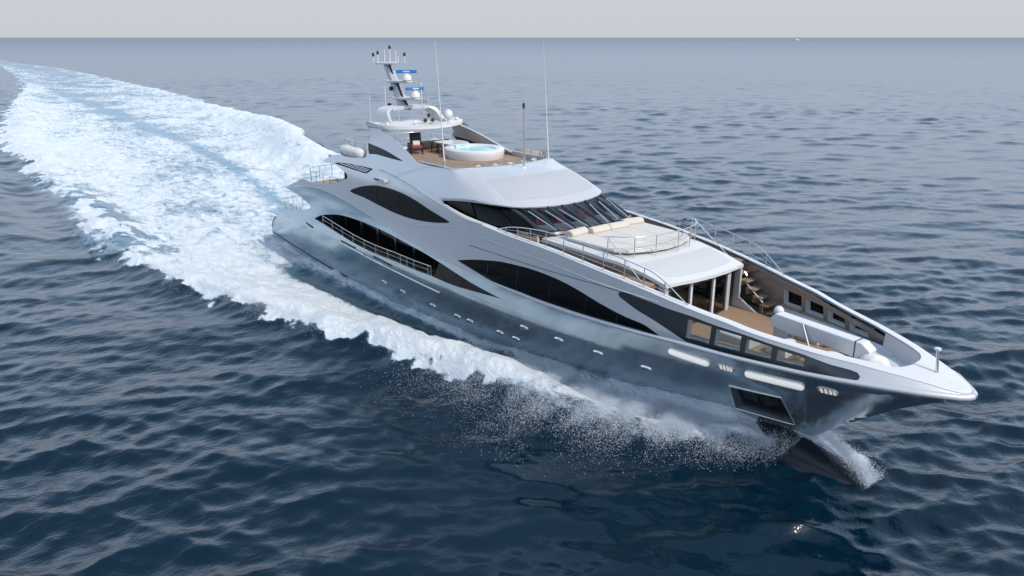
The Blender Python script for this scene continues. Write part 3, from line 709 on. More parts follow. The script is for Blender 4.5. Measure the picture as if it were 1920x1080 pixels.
for s in (-1, 1):
    segs = [(0.0, 1.9), (1.9, 3.5), (3.5, 5.0)]
    for a, c in segs:
        g = gl(a+.04, c-.04); g = g if s < 0 else flip(g); MB().grid(g).build('window', 'glass', yacht, smooth=60)
    segs = [(5.25, 6.45), (6.65, 7.65), (7.85, 8.55)]
    for a, c in segs:
        g = gl(a, c); g = g if s < 0 else flip(g); MB().grid(g).build('windscreen_pane', 'tintl', yacht, smooth=60)
    for k in mull[:4]:
        b = MB(); P = [gp(k, t, .0) for t in np.linspace(0, .97, 7)]
        b.tube([(p[0], s*abs(p[1]), p[2]) for p in P], .085 if k > 5.5 else .11, 6); b.build('windscreen_post', 'black', yacht, smooth=30)
    for k in (6.3, 7.45, 8.35):
        p0 = gp(k, .0, .08); p1 = gp(k-.35, .62, .09); q0 = gp(k-.12, .25, .08); q1 = gp(k-.5, .78, .07)
        b = MB().tube([(p0[0]+.1, s*abs(p0[1]), p0[2]+.02), (p1[0], s*abs(p1[1]), p1[2]+.03)], .035, 6)
        wp = b.build('wiper', 'steel', yacht); MB().tube([(q0[0], s*abs(q0[1]), q0[2]), (q1[0], s*abs(q1[1]), q1[2])], .025, 5).build('blade', 'rubber', wp)
g = gl(8.66, 9.0, 4); g = g+[]; MB().grid([r+[(x, -y, z) for x, y, z in r[::-1][1:]] for r in g]).build('windscreen_pane', 'tintl', yacht, smooth=60)
# black sill under the glazing and dark header under the visor
sill = [B_[i] for i in range(4, 10)]; sill = spline(sill, .3)
sf = [tuple(p) for p in sill]+[(x, -y, z) for x, y, z in sill[::-1][1:]]
rr = [[(x-.15, y*.97, z+.0) for x, y, z in sf], [(x+.12, y*1.02, z+.02) for x, y, z in sf], [(x+.2, y*1.03, z-.10) for x, y, z in sf], [(x+.1, y*1.0, z-.28) for x, y, z in sf]]
MB().grid(rr).build('windscreen_sill', 'black', yacht, smooth=30)
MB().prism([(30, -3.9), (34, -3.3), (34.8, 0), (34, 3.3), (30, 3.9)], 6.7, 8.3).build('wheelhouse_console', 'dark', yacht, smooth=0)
MB().prism([(36.1, -3.3), (37.5, -3.2), (38.15, -2.2), (38.4, 0), (38.15, 2.2), (37.5, 3.2), (36.1, 3.3), (36.9, 0)], 7.5, 7.68).build('dashboard', 'whitenon', yacht, smooth=0)
for y in (-1.6, 0, 1.6): MB().box((35.3, y, 7.75), (.5, .6, .9)).build('helm_seat', 'red', yacht, smooth=0, bevel=.06)

# ------------------------------------------------------------------ forward trunk: sunpad base, roof, columns, doors
def th(x): return np.interp(x, [37.5, 39, 43, 46.5], [3.45, 3.42, 3.2, 2.95])
def tz(x): return np.interp(x, [37.5, 40, 43.5, 45.2, 46.4, 47.2], [7.52, 7.50, 7.40, 7.16, 6.88, 6.66])
txs = np.arange(37.9, 46.6, .5)
front = [(46.45, -2.95), (46.64, -2.2), (46.76, -1.2), (46.80, 0)]
tout = [(x, -th(x)) for x in txs]+front+[(x, -y) for x, y in front[::-1][1:]]+[(x, th(x)) for x in txs[::-1]]
def troof(x, y):
    e = np.clip((np.abs(y)-(th(np.minimum(x, 46.5))-.4))/.4, 0, 1); return tz(x)-.10*e**2+.05*(1-(y/3)**2)
plate('trunk_roof', tout, [], troof, 'white', yacht, t=.16, step=.3, smooth=45)
ri = [(x, -th(x)+.55) for x in np.arange(44.35, 46.2, .4)]+[(46.1, -2.35), (46.3, -1.6), (46.42, 0)]
plate('roof_inset', ri+[(x, -y) for x, y in ri[::-1][1:]], [], lambda x, y: troof(x, y)+.012, 'whitenon', yacht, t=.01, step=.3, smooth=45)
for s in (-1, 1):
    b = MB(); rows = []
    for x in np.arange(37.7, 46.3, .6): rows.append([(x, s*(th(x)-.12), 6.6 if x < 45 else 4.42), (x, s*(th(x)-.05), 7.1 if x < 43 else tz(x)-.3), (x, s*(th(x)-.10), tz(x)-.14)])
    b.grid(rows); b.build('trunk_side', 'inner' if s < 0 else 'inner', yacht, smooth=0)
    MB().box((36.9, s*3.55, 7.05), (1.7, .16, .95)).build('locker', 'beige', yacht, smooth=0)
    for x in (39.5, 41.5, 43.2): MB().lathe((x, s*(th(x)-.06), 7.0), [(.05, -.03), (.07, 0), (.05, .03)], 10).build('step_light', 'steel', yacht)
# interior under the roof
MB().prism([(42.5, -2.8), (46.2, -2.7), (46.7, 0), (46.2, 2.0), (42.5, 2.8)], 4.36, 4.45).build('lounge_floor', 'brownin', yacht, smooth=0)
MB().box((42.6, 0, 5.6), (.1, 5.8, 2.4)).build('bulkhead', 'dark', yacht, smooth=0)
b = MB().lathe((44.4, .3, 4.5), [(1.05, 0), (1.1, .3), (1.0, .45), (.5, .42)], 20); b.build('lounge_seat', 'cream', yacht, smooth=50)
MB().box((45.2, -1.6, 5.0), (.8, .9, .06)).box((45.2, -1.6, 4.7), (.1, .1, .6)).build('lounge_table', 'whitenon', yacht, smooth=0)
fx = lambda y: 46.15+.18*(1-(y/2.9)**2)
cols = [(-2.62, .16), (-.98, .16), (.74, .16), (2.02, .26)]
for y, w_ in cols: MB().box((fx(y), y, (4.42+tz(fx(y))-.12)/2), (.2, w_, tz(fx(y))-.12-4.42)).build('column', 'white' if w_ < .2 else 'silver', yacht, smooth=0, bevel=.03)
for a, c in ((-2.54, -1.06), (-.90, .66), (.82, 1.89)):
    ys = np.linspace(a, c, 4); MB().grid([[(fx(y)-.02, y, z) for y in ys] for z in (4.5, 6.62)]).build('glass_door', 'tint', yacht, smooth=0)
# stairs beside the trunk, both sides
for s in (-1, 1):
    for k in range(7):
        x = 45.4+k*.45; z = 6.55-k*.33
        if z < 4.5: break
        yo_ = min(3.92, float(Y(x+.3, max(4.45, z-.3)))-.32); ym, yw_ = (2.98+yo_)/2, yo_-2.98
        MB().box((x+.2, s*ym, z-.03), (.52, yw_, .06)).box((x, s*ym, z-.2), (.03, yw_, .30)).build('stair_tread', 'teak', yacht, smooth=0)
    pr = [(46.05, 6.72), (46.4, 6.66), (46.42, 5.0), (47.55, 4.42), (46.0, 4.42)]
    b = MB().extrude([(x, z) for x, z in pr], 1, s*2.84, s*2.98); b.build('stair_side', 'silver', yacht, smooth=0, bevel=.03)
    b = MB().tube([(46.5, s*3.05, 6.35), (46.62, s*3.05, 6.2), (46.62, s*3.05, 5.8), (47.75, s*3.05, 5.0), (47.75, s*3.05, 4.45)], .035, 8); b.build('handrail', 'steel', yacht)
    # louvre on the bulwark by the stairs
    lv = MB().box((45.2, s*(float(Y(45.2, 6.4))-.2), 6.35), (1.5, .03, .55), rz=-s*.14).build('louvre_vent', 'dark', yacht, smooth=0)
    b = MB()
    for k in range(6): b.box((45.2, s*(float(Y(45.2, 6.4))-.225), 6.13+k*.09), (1.45, .04, .035), rz=-s*.14)
    b.build('slat', 'steel', lv, smooth=0)
    # inner side of the upper bulwark
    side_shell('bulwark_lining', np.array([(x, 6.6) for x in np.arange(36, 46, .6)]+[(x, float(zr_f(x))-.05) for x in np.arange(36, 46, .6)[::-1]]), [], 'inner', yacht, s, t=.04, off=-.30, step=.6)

# ------------------------------------------------------------------ railings
def railing(name, toppts, posts, mids=(), r=.028, mat_='steel'):
    """posts: list of (base, top)"""
    b = MB().tube(spline(toppts, .25), r, 8); o = b.build(name, mat_, yacht, smooth=60)
    for a, c in posts: MB().tube([a, c], .024, 8).build('stanchion', mat_, o, smooth=60)
    for mpts in mids: MB().tube(spline(mpts, .4), .011, 6).build('wire', mat_, o, smooth=60)
    return o
# upper bulwark rail
rp = [(37.4, 31), (38.4, 55), (39.5, 78), (40.7, 92), (41.9, 97), (43.1, 97), (44.3, 97), (45.5, 96), (46.7, 92), (47.7, 80)]
for s in (-1, 1):
    P = lambda x, h: (x, s*(float(Y(x, zr_f(x)))-.2), float(zr_f(x))+h)
    hx = [35.4, 35.9, 36.6, 37.5, 38.5, 39.6, 40.8, 42, 43.2, 44.4, 45.6, 46.5, 47.3, 48.4]; hh = [0, .18, .42, .62, .76, .86, .93, .97, .98, .98, .96, .9, .62, .05]
    hf = pchip(hx, hh)
    px_ = [36.3, 37.3, 38.35, 39.55, 40.85, 42.2, 43.55, 44.85, 46.0, 47.15]
    railing('side_rail', [P(x, float(hf(x))) for x in hx], [(P(x, 0), P(x, float(hf(x)))) for x in px_],
            [[P(x, float(hf(x))*q) for x in np.arange(36.3, 47.6, .8)] for q in (.33, .66)])
# sunpad rail
rr_ = [0, 0, (43.0, -3.1, 8.46), (43.72, -2.3, 8.46), (44.06, -1.1, 8.46), (44.15, 0, 8.46)]
rr_ = [(42.75, -3.25, 8.44)]+rr_[2:]; top = rr_+[(x, -y, z) for x, y, z in rr_[::-1][1:]]
pb = [(42.75, -3.2), (43.72, -2.3), (44.06, -1.1), (44.12, .5), (43.95, 1.6), (43.4, 2.7), (42.75, 3.2)]
railing('sunpad_rail', [(42.35, -3.2, 8.36)]+top+[(42.35, 3.2, 8.36)], [((x, y, 7.4), (x, y, 8.46)) for x, y in pb],
        [[(x, y, z-.95+q) for x, y, z in top] for q in (.35, .65)])
for s in (-1, 1): MB().tube([(42.8, s*3.3, 8.44), (45.3, s*3.4, 6.75)], .028, 8).build('stair_rail', 'steel', yacht)
# main-deck aft rail inside the opening
rb = spline(xz(OPb), .4); rb = rb[(rb[:, 0] > 12.0) & (rb[:, 0] < 29.1)]
cz = pchip(rb[::3, 0], rb[::3, 1])
for s in (-1, 1):
    P = lambda x, h: (x, s*(float(Y(x, cz(x)))-.08), float(cz(x))+h)
    xs_ = np.arange(12.6, 29.0, .8)
    railing('side_rail', [P(x, .60) for x in xs_]+[P(28.95, .60)], [(P(x, 0), P(x, .6)) for x in list(np.arange(12.8, 29, 1.75))+[25.9, 28.9]], [[P(x, .3) for x in xs_]])
# aft upper-deck rail, aft sundeck rail, stern rail
def arc_rail(name, pts, z, h, n, mids=(.33, .66)):
    T = spline([(x, y, z+h) for x, y in pts], .3); idx = np.linspace(0, len(T)-1, n).astype(int)
    railing(name, [(x, y, z+h) for x, y in pts], [((T[i][0], T[i][1], z), tuple(T[i])) for i in idx], [[(x, y, z+h*q) for x, y in pts] for q in mids])
arc_rail('aft_rail', [(15.8, -4.5), (12.5, -4.6), (9.6, -4.45), (8.7, -3.6), (8.4, 0), (8.7, 3.6), (9.6, 4.45), (12.5, 4.6), (15.8, 4.5)], 6.5, 1.15, 20)
arc_rail('aft_rail', [(18.7, -3.5), (17.2, -3.65), (15.2, -3.6), (14.4, -2.8), (14.2, 0), (14.4, 2.8), (15.2, 3.6), (18.7, 3.5)], 9.3, 1.25, 15)
arc_rail('stern_rail', [(7.2, -4.5), (5, -4.42), (3.0, -4.3), (2.3, -3.6), (2.1, -1.5), (2.1, 1.5), (2.3, 3.6), (5, 4.42), (7.2, 4.5)], 3.0, 1.05, 16)
# low glass rail along the sundeck front
gr = [(x, -(float(Y(x, 10.25))-.12)) for x in np.arange(26.2, 29.5, .6)]+[(30.1, -3.4), (30.55, -2.6), (30.85, -1.3), (30.98, 0)]
gr = gr+[(x, -y) for x, y in gr[::-1][1:]]
T = spline([(x, y, 10.55) for x, y in gr], .3)
o = MB().grid([[(x, y, 10.26) for x, y, z in T], [(x, y, 10.55) for x, y, z in T]]).build('glass_rail', 'clear', yacht, smooth=0)
for i in np.linspace(0, len(T)-1, 17).astype(int): MB().tube([(T[i][0], T[i][1], 10.2), (T[i][0], T[i][1], 10.58)], .028, 8).build('stanchion', 'steel', o)
for k, (x, y) in enumerate([(30.2, -2.2), (30.4, -1.0), (30.45, .1), (30.3, 1.3), (30.0, 2.4)]):
    MB().sphere((x, y, 10.18), .2, 12, (1.3, 1, .8)).build('deck_speaker', 'white', yacht, smooth=60)

# ------------------------------------------------------------------ sundeck: hardtop bridge, arch, mast
by = spline([(20.1, -3.5), (21.0, -2.9), (21.7, -1.5), (21.9, 0)], .3); byf = list(map(tuple, by))+[(x, -y) for x, y in by[::-1][1:]]
ba = spline([(18.0, -3.45), (17.6, -2.6), (17.2, -1.2), (17.1, 0)], .3); baf = list(map(tuple, ba))+[(x, -y) for x, y in ba[::-1][1:]]
plate('hardtop', byf+baf[::-1], [], lambda x, y: 11.88+.12*(np.abs(y)/3.4)**2, 'white', yacht, t=.19, step=.4, smooth=40)
for s in (-1, 1): MB().add([(18.1, s*3.5, 12.15), (20.3, s*3.45, 11.98), (21.5, s*3.3, 11.6), (18.2, s*3.4, 11.6), (18.1, s*2.9, 12.0), (20.0, s*2.8, 11.96)], [(0, 1, 2, 3), (0, 4, 5, 1)]).build('hardtop_end', 'silver', yacht, smooth=0)
ap_ = [(19.6, -2.25, 11.85), (18.72, -2.05, 12.68), (18.58, -1.9, 12.82), (18.45, -1.6, 12.90), (18.35, 0, 12.95)]; ap_ = ap_+[(x, -y, z) for x, y, z in ap_[::-1][1:]]
A_ = spline(ap_, .12); rows = []
for p in A_:
    ty = 1.0-min(1, abs(p[1])/1.8)*.0
    nrm = np.array([0, p[1]*.12, 1.0]) if abs(p[1]) < 1.6 else np.array([.15, np.sign(p[1])*1.0, .3])
    nrm = nrm/np.linalg.norm(nrm); t_ = .13
    fw = np.array([.12, 0, 0]); bk = np.array([-1.35, 0, -.05 if abs(p[1]) < 1.6 else -.0])
    rows.append([tuple(p+fw-nrm*t_), tuple(p+fw+nrm*t_), tuple(p+bk+nrm*t_), tuple(p+bk-nrm*t_), tuple(p+fw-nrm*t_)])
MB().grid(rows).build('radar_arch', 'silver', yacht, smooth=50)
# raked mast with spreaders
def mast_sec(x, z, a, bw): return [(x+a, 0, z), (x+a*.3, bw, z), (x-a, bw*.8, z), (x-a, -bw*.8, z), (x+a*.3, -bw, z)]
rows = [mast_sec(*q)+[mast_sec(*q)[0]] for q in ((18.05, 12.75, .62, .34), (17.2, 13.6, .55, .31), (16.3, 14.8, .46, .27), (15.35, 15.95, .36, .22))]
mast = MB().grid(rows).build('mast', 'silver', yacht, smooth=30)
for p_, q_ in (((18.05, 12.78), (17.3, 13.5)), ((17.15, 13.65), (16.4, 14.68)), ((16.2, 14.85), (15.5, 15.85))):
    w0_ = np.interp(p_[1], [12.75, 15.95], [.34, .22]); w1_ = np.interp(q_[1], [12.75, 15.95], [.34, .22]); a0_ = np.interp(p_[1], [12.75, 15.95], [.62, .36]); a1_ = np.interp(q_[1], [12.75, 15.95], [.62, .36])
    mk_ = lambda x, z, a, w_, t: (x+a*(.3+.7*t)+.006, -w_*(1-t)-.006, z)
    MB().add([mk_(p_[0], p_[1], a0_, w0_, .5), mk_(p_[0], p_[1], a0_, w0_, .85), mk_(q_[0], q_[1], a1_, w1_, .85), mk_(q_[0], q_[1], a1_, w1_, .5)], [(0, 1, 2, 3)]).build('dark_stripe', 'dark', mast, smooth=0)
def spreader(xa, xb, xw, z, wd, up=.08):
    out = [(xa, 0), (xa+.5, -.22), (xw, -wd), (xb-.35, -.25), (xb, 0)]; out = out+[(x, -y) for x, y in out[::-1][1:-1]]
    MB().prism(out, z-.07, z+.07).build('spreader', 'silver', mast, smooth=0, bevel=.03)
spreader(15.6, 19.6, 17.4, 13.55, .75); spreader(14.6, 18.3, 16.4, 14.72, .7); spreader(13.9, 16.8, 15.2, 16.0, .95)
for x, z, a in ((18.15, 14.78, R_(52)), (19.25, 13.62, R_(92))):
    rd = MB().lathe((x, 0, z), [(.2, 0), (.36, .1), (.34, .36), (.2, .5), (.1, .56)], 16).build('radar_scanner', 'white', yacht, smooth=60)
    bar = MB().box((x, 0, z+.70), (1.5, .2, .24), rz=a); bar.build('radar_bar', 'blue', rd, smooth=0, bevel=.04)
    MB().box((x+.106*math.sin(a), -.106*math.cos(a), z+.70), (.5, .012, .09), rz=a).build('lettering_band', 'white', rd, smooth=0)
    MB().box((x-.1, 0, z-.0), (1.0, .5, .07), rz=0).build('tray', 'white', rd, smooth=0)
b = MB()
for x, y, h, k in ((14.1, -.5, .55, 1), (14.9, -.55, .7, 1), (15.3, -.2, .95, 0), (15.6, .1, 1.1, 1), (16.1, .5, .5, 0), (16.9, .6, .6, 1), (15.4, .7, .85, 0)):
    pl = MB().tube([(x, y, 16.05), (x, y, 16.05+h)], .045, 6).build('mast_light', 'white', mast)
    if k: MB().lathe((x, y, 16.05+h), [(.07, -.12), (.1, -.02), (.08, .1), (.03, .14)], 8).build('lamp', 'dark', pl)
for x, y, z in ((16.35, -.35, 14.2), (15.9, -.3, 12.95)): MB().sphere((x, y, z), .16, 10).build('loudhailer', 'dark', mast)
# antennas and domes
def whip(name, p0, p1, r0, r1): MB().tube([p0, tuple(np.array(p0)*.7+np.array(p1)*.3), p1], [r0, r0*.6, r1], 8).build(name, 'white', yacht, smooth=60)
whip('whip_antenna', (28.81, -3.75, 10.15), (27.9, -3.75, 19.6), .06, .005); whip('whip_antenna', (29.9, 3.75, 10.15), (29.2, 3.75, 18.2), .055, .005)
for x, y, z, h in ((18.3, -3.2, 12.0, 1.9), (17.6, -1.55, 12.75, 1.7), (17.6, 1.55, 12.75, 1.9), (18.2, .9, 12.75, .6), (20.3, -2.0, 11.95, 1.0), (18.9, -1.1, 12.75, .25), (18.6, 1.1, 12.8, .35), (18.2, 1.75, 12.7, .8)):
    MB().tube([(x, y, z), (x, y, z+h)], .028 if h > 1 else .02, 6).build('whip_antenna', 'white', yacht, smooth=60)
hp = MB().tube([(20.2, .3, 11.95), (20.2, .3, 12.3)], .06, 8).build('horn', 'white', yacht)
for y, z in ((.0, 12.15), (.62, 12.15), (.3, 12.5)):
    MB().add(*(lambda a: (a.v, a.f))(MB().tube([(19.7, y, z), (20.1, y, z), (20.55, y, z)], [.06, .1, .2], 12))).build('trumpet', 'steel', hp, smooth=50)
    MB().tube([(20.552, y, z), (20.565, y, z)], .15, 12).build('mouth', 'dark', hp)
MB().lathe((20.3, 2.15, 11.95), [(.1, 0), (.12, .18), (.3, .26), (.34, .5), (.26, .75), (.05, .86)], 16).build('satellite_dome', 'white', yacht, smooth=60)
MB().sphere((18.0, 2.4, 12.45), .22, 12).build('satellite_dome', 'white', yacht, smooth=60)
for x, y in ((20.2, -2.9), (20.6, -.9), (20.0, 3.1)): MB().sphere((x, y, 12.05), .14, 10).build('searchlight', 'white', yacht, smooth=60)
# signal pole on the roof, jackstaff at the bow
sp_ = MB().lathe((31.98, 0, 9.95), [(.24, 0), (.2, .18), (.12, .3)], 14).build('signal_pole', 'white', yacht, smooth=50)
MB().tube([(31.98, 0, 10.2), (31.96, 0, 13.75)], .06, 10).build('pole', 'steel', sp_, smooth=60)
MB().lathe((31.95, 0, 13.75), [(.06, 0), (.06, .12), (.1, .14), (.08, .30), (.03, .36)], 10).build('lamp', 'dark', sp_, smooth=40)
js = MB().tube([(57.73, 0, 5.40), (57.60, 0, 6.42)], .055, 10).build('jackstaff', 'steel', yacht, smooth=60)
MB().lathe((57.6, 0, 6.40), [(.06, 0), (.13, .02), (.13, .09), (.05, .12)], 12).build('finial', 'white', js, smooth=50)
MB().lathe((57.73, 0, 5.44), [(.12, -.06), (.11, .03), (.06, .05)], 14).build('foot', 'steel', js, smooth=50)

# jacuzzi with its counter
JC = (25.0, 1.15, 9.95)
jz = MB().lathe(JC, [(1.95, 0), (2.02, .25), (2.05, .50), (2.02, .60), (1.92, .66), (1.62, .66), (1.5, .58), (1.45, .40)], 48, 1.12, .98).build('jacuzzi', 'white', yacht, smooth=40)
MB().lathe((JC[0], JC[1], JC[2]+.42), [(1.5, 0), (1.5, .10), (.01, .11)], 40, 1.12, .98).build('water', 'tub', jz, smooth=40)
ct = spline([(21.2, .3), (22.2, .25), (23.4, .4), (23.6, 1.6), (22.6, 2.2), (21.4, 2.1)], .3, True)
MB().prism([tuple(p) for p in ct], 10.62, 10.69).build('counter', 'white', yacht, smooth=0)
MB().box((23.0, 1.2, 10.3), (1.2, 1.2, .66)).build('counter_base', 'white', yacht, smooth=0)
# inner lining of the sundeck fins is the shell itself; low wall at the aft end
MB().add(*(lambda a: (a.v, a.f))(MB().box((18.9, 1.2, 10.15), (.14, 3.6, .6)))).build('low_wall', 'inner', yacht, smooth=0)

# ------------------------------------------------------------------ foredeck gear
cr = [(50.3, 5.2), (50.15, 5.55), (50.45, 5.86), (51.0, 5.84), (54.6, 5.72), (55.0, 5.45), (54.95, 5.02), (54.4, 4.98), (52.4, 5.12), (51.3, 5.08)]
cn = MB().extrude(cr, 1, .02, .62).build('crane', 'white', yacht, smooth=0, bevel=.05)
MB().extrude([(50.35, 4.42), (50.35, 5.2), (51.15, 5.2), (51.15, 4.42)], 1, .12, .55).build('pedestal', 'silver', cn, smooth=0, bevel=.03)
MB().tube([(51.9, -.05, 5.78), (52.35, -.12, 4.9)], .05, 8).build('ram', 'steel', cn)
MB().sphere((50.15, .75, 5.75), .24, 12).build('floodlight', 'white', cn, smooth=60)
MB().extrude([(54.32, 4.97), (54.32, 5.75), (54.36, 5.75), (54.36, 4.97)], 1, .0, .63).build('joint', 'dark', cn, smooth=0)
MB().tube([(54.75, .1, 5.0), (54.8, .1, 4.7)], .05, 8).build('hook', 'brass', cn)
MB().box((54.72, -.0, 5.05), (.3, .02, .1)).build('red_tag', 'red', cn, smooth=0)
for y in (-.75, 1.75):
    wb = MB().box((51.4, y, 4.60), (1.0, .8, .36)).lathe((51.8, y, 4.8), [(.3, 0), (.34, .06), (.2, .12), (.17, .3), (.26, .36), (.05, .42)], 18).build('windlass', 'white', yacht, smooth=35, bevel=.02)
    MB().tube([(51.5, y-.45, 4.85), (51.5, y+.45, 4.85)], .22, 14).build('gypsy', 'brass', wb, smooth=30)
    MB().tube([(52.1, y, 4.6), (52.6, y, 4.62), (53.2, y*.9, 4.52), (53.9, y*.8, 4.5)], .06, 8).build('chain', 'steel', wb)
    MB().sphere((52.35, y-.2, 4.62), .15, 10).sphere((52.2, y+.25, 4.6), .13, 10).build('chain_stopper', 'brass', wb)
hb = MB().box((49.6, -1.35, 4.72), (1.5, 1.3, .6)).build('deck_hatch', 'silver', yacht, smooth=0, bevel=.08)
MB().lathe((49.6, -1.35, 5.02), [(.3, 0), (.3, .05), (.24, .06), (.22, .03)], 20).build('ring', 'steel', hb, smooth=40)
for s in (-1, 1):
    for x in (49.8, 52.2, 54.6):
        y = s*(float(Y(x, 4.6))-.95); b = MB()
        for dx in (-.16, .16): b.lathe((x+dx, y, 4.42), [(.09, 0), (.08, .28), (.12, .32), (.1, .38)], 10)
        b.build('bollard', 'steel', yacht, smooth=40)
    b = MB()
    for k in range(4): b.box((54.7+k*.14, s*(float(Y(54.7+k*.14, 4.8))-.73), 4.78), (.06, .03, .26), rz=-s*.45)
    b.build('vent_slot', 'dark', yacht, smooth=0)

# ------------------------------------------------------------------ loose things on board
# sunpad and its four bolsters
pad = thing('sunpad', 'wide cream sunpad mattress on the trunk in front of the wheelhouse windows', 'sunpad', (41.3, 0, 7.55))
px0 = [(-1.95, -2.95), (1.5, -2.8), (2.1, -2.3), (2.55, -1.1), (2.68, 0), (2.55, 1.1), (2.1, 2.3), (1.5, 2.8), (-1.95, 2.95)]
MB().prism([p for p in px0], -.02, .15).build('mattress', 'creamw', pad, smooth=0, bevel=.06)
b = MB()
for y in (-1.4, 0, 1.4): b.box((.1, y, .152), (4.2, .025, .012))
for x in (-.4, 1.0): b.box((x, 0, .152), (.025, 5.1, .012))
b.build('seam', 'beige', pad, smooth=0)
names = ['cream bolster cushion at the starboard end of the backrest row, nearest the side rail', 'second cream bolster cushion from the starboard end of the sunpad backrest',
         'third cream bolster cushion from the starboard end of the sunpad backrest', 'cream bolster cushion at the port end of the backrest row, farthest from the viewer']
pr = [(-.28, 0), (.28, 0), (.32, .14), (.26, .30), (.05, .38), (-.16, .34), (-.27, .16)]
bol = None
for i, y in enumerate((-2.13, -.71, .71, 2.13)):
    b = MB().extrude([(p[0], p[1]) for p in pr], 1, -.69, .69) if bol is None else None
    if bol is None: bol = o = b.build('bolster', 'cream', None, smooth=0, bevel=.07)
    else: o = bol.copy(); COL.objects.link(o)
    o.location = (39.25+.28*(1-(y/2.2)**2), y, 7.66); o.rotation_euler = (0, 0, R_(-4*y)); tag(o, names[i], 'cushion', 'bolsters along the back of the sunpad')
# dark woven armchairs by the jacuzzi
def armchair():
    t = thing('armchair', 'dark woven armchair with a red cushion and a pale pillow standing by the sundeck fin', 'armchair')
    s_ = MB().box((0, 0, .34), (.72, .72, .12)); s_.build('seat', 'rattan', t, smooth=0, bevel=.03)
    MB().add([(-.30, -.36, .3), (-.30, .36, .3), (-.62, .36, 1.25), (-.62, -.36, 1.25), (-.38, -.36, .3), (-.38, .36, .3), (-.70, .36, 1.25), (-.70, -.36, 1.25)],
             [(0, 1, 2, 3), (7, 6, 5, 4), (0, 4, 5, 1), (1, 5, 6, 2), (2, 6, 7, 3), (3, 7, 4, 0)]).build('backrest', 'rattan', t, smooth=0, bevel=.03)
    for y in (-.38, .38): MB().box((.0, y, .62), (.78, .08, .06)).box((.36, y, .46), (.06, .06, .3)).build('armrest', 'rattan', t, smooth=0)
    for x in (-.33, .36):
        for y in (-.36, .36): MB().tube([(x, y, 0), (x, y, .35)], .04, 6).build('leg', 'rattan', t)
    MB().box((.03, 0, .46), (.64, .62, .14)).build('seat_cushion', 'red', t, smooth=0, bevel=.05)
    MB().box((-.16, 0, .64), (.14, .46, .3), ry=R_(-18)).build('pillow', 'creamw', t, smooth=0, bevel=.05)
    return t
def copy_tree(o, parent=None):
    c = o.copy(); COL.objects.link(c)
    if parent is not None: c.parent = parent
    for ch in list(o.children): copy_tree(ch, c)
    return c
ch = armchair(); ch.location = (21.2, -1.2, 9.95); ch.rotation_euler = (0, 0, R_(-25)); ch.scale = (1.12, 1.12, 1.12)
def stool():
    t = thing('bar_stool', 'low dark stool pushed under the aft corner of the white jacuzzi counter', 'stool', group='dark stools under the counter')
    MB().box((0, 0, .45), (.46, .46, .08)).build('seat', 'rattan', t, smooth=0, bevel=.02)
    MB().box((-.21, 0, .6), (.05, .46, .3)).build('backrest', 'rattan', t, smooth=0, bevel=.02)
    for x in (-.19, .19):
        for y in (-.19, .19): MB().tube([(x, y, 0), (x, y, .43)], .03, 6).build('leg', 'rattan', t)
    return t
st_ = stool(); st_.location = (21.5, .15, 9.94); st_.rotation_euler = (0, 0, R_(80))
s2_ = copy_tree(st_); s2_.location = (22.35, .1, 9.94); s2_['label'] = 'low dark stool pushed under the counter right beside the jacuzzi wall'
# wrapped life-raft bundles on the sundeck overhang
def bundle(label, y, x0, x1):
    t = thing('life_raft', label, 'life raft', ((x0+x1)/2, y, 9.3), 0, 'wrapped life rafts on the sundeck edge')
    L = (x1-x0)/2; P = [(-L, 0, .36), (-L*.9, 0, .42), (-L*.4, 0, .44), (0, 0, .43), (L*.5, 0, .44), (L*.9, 0, .40), (L, 0, .34)]
    MB().tube(P, [.18, .40, .45, .43, .45, .40, .2], 16).build('wrapped_raft', 'canvas', t, smooth=60)
    for k in (-.55, 0, .55): MB().tube([(L*k+.0, .47*math.cos(a), .44+.47*math.sin(a)) for a in np.linspace(0, 2*math.pi, 16)[:-1]], .02, 6, closed=True).build('strap', 'creamw', t)
    for k in (-.5, .5): MB().box((L*k, 0, .02), (.12, .8, .1)).build('cradle', 'steel', t, smooth=0)
    return t
bundle('white wrapped life raft bundle lying on the starboard edge of the sundeck overhang', -3.85, 14.7, 18.4)
bundle('white wrapped life raft bundle behind the jacuzzi by the port fin', 3.5, 15.5, 18.6)
# canvas covers on the foredeck
c1 = MB(); c1.lathe((55.25, .05, 4.93), [(.66, 0), (.64, .12), (.52, .30), (.38, .40), (.12, .45), (.02, .46)], 28, 1.05, .85)
for i, p in enumerate(c1.v): c1.v[i] = (p[0]+.03*math.sin(9*p[1]+3*p[2]), p[1]+.03*math.sin(11*p[0]), p[2])
tag(c1.build('canvas_cover', 'canvas', None, smooth=60), 'domed white canvas cover over a capstan at the tip of the foredeck', 'cover')
c2 = MB(); rows = []
for k in range(9):
    x = 52.85+k*.14; h = .34+.16*math.sin(k*.8)*.3; rows.append([(x+.75, -1.25, 4.93), (x+.75, -1.1, 4.93+h*.6), (x+.75, -.75, 4.98+h*.75), (x+.75, -.4, 4.93+h*.65), (x+.75, -.2, 4.93)])
c2.grid(rows); c2.add(rows[0], [(0, 1, 2, 3, 4)]); c2.add(rows[-1], [(0, 1, 2, 3, 4)])
tag(c2.build('canvas_cover', 'canvas', None, smooth=40), 'long low white canvas cover over a windlass beside the crane', 'cover')
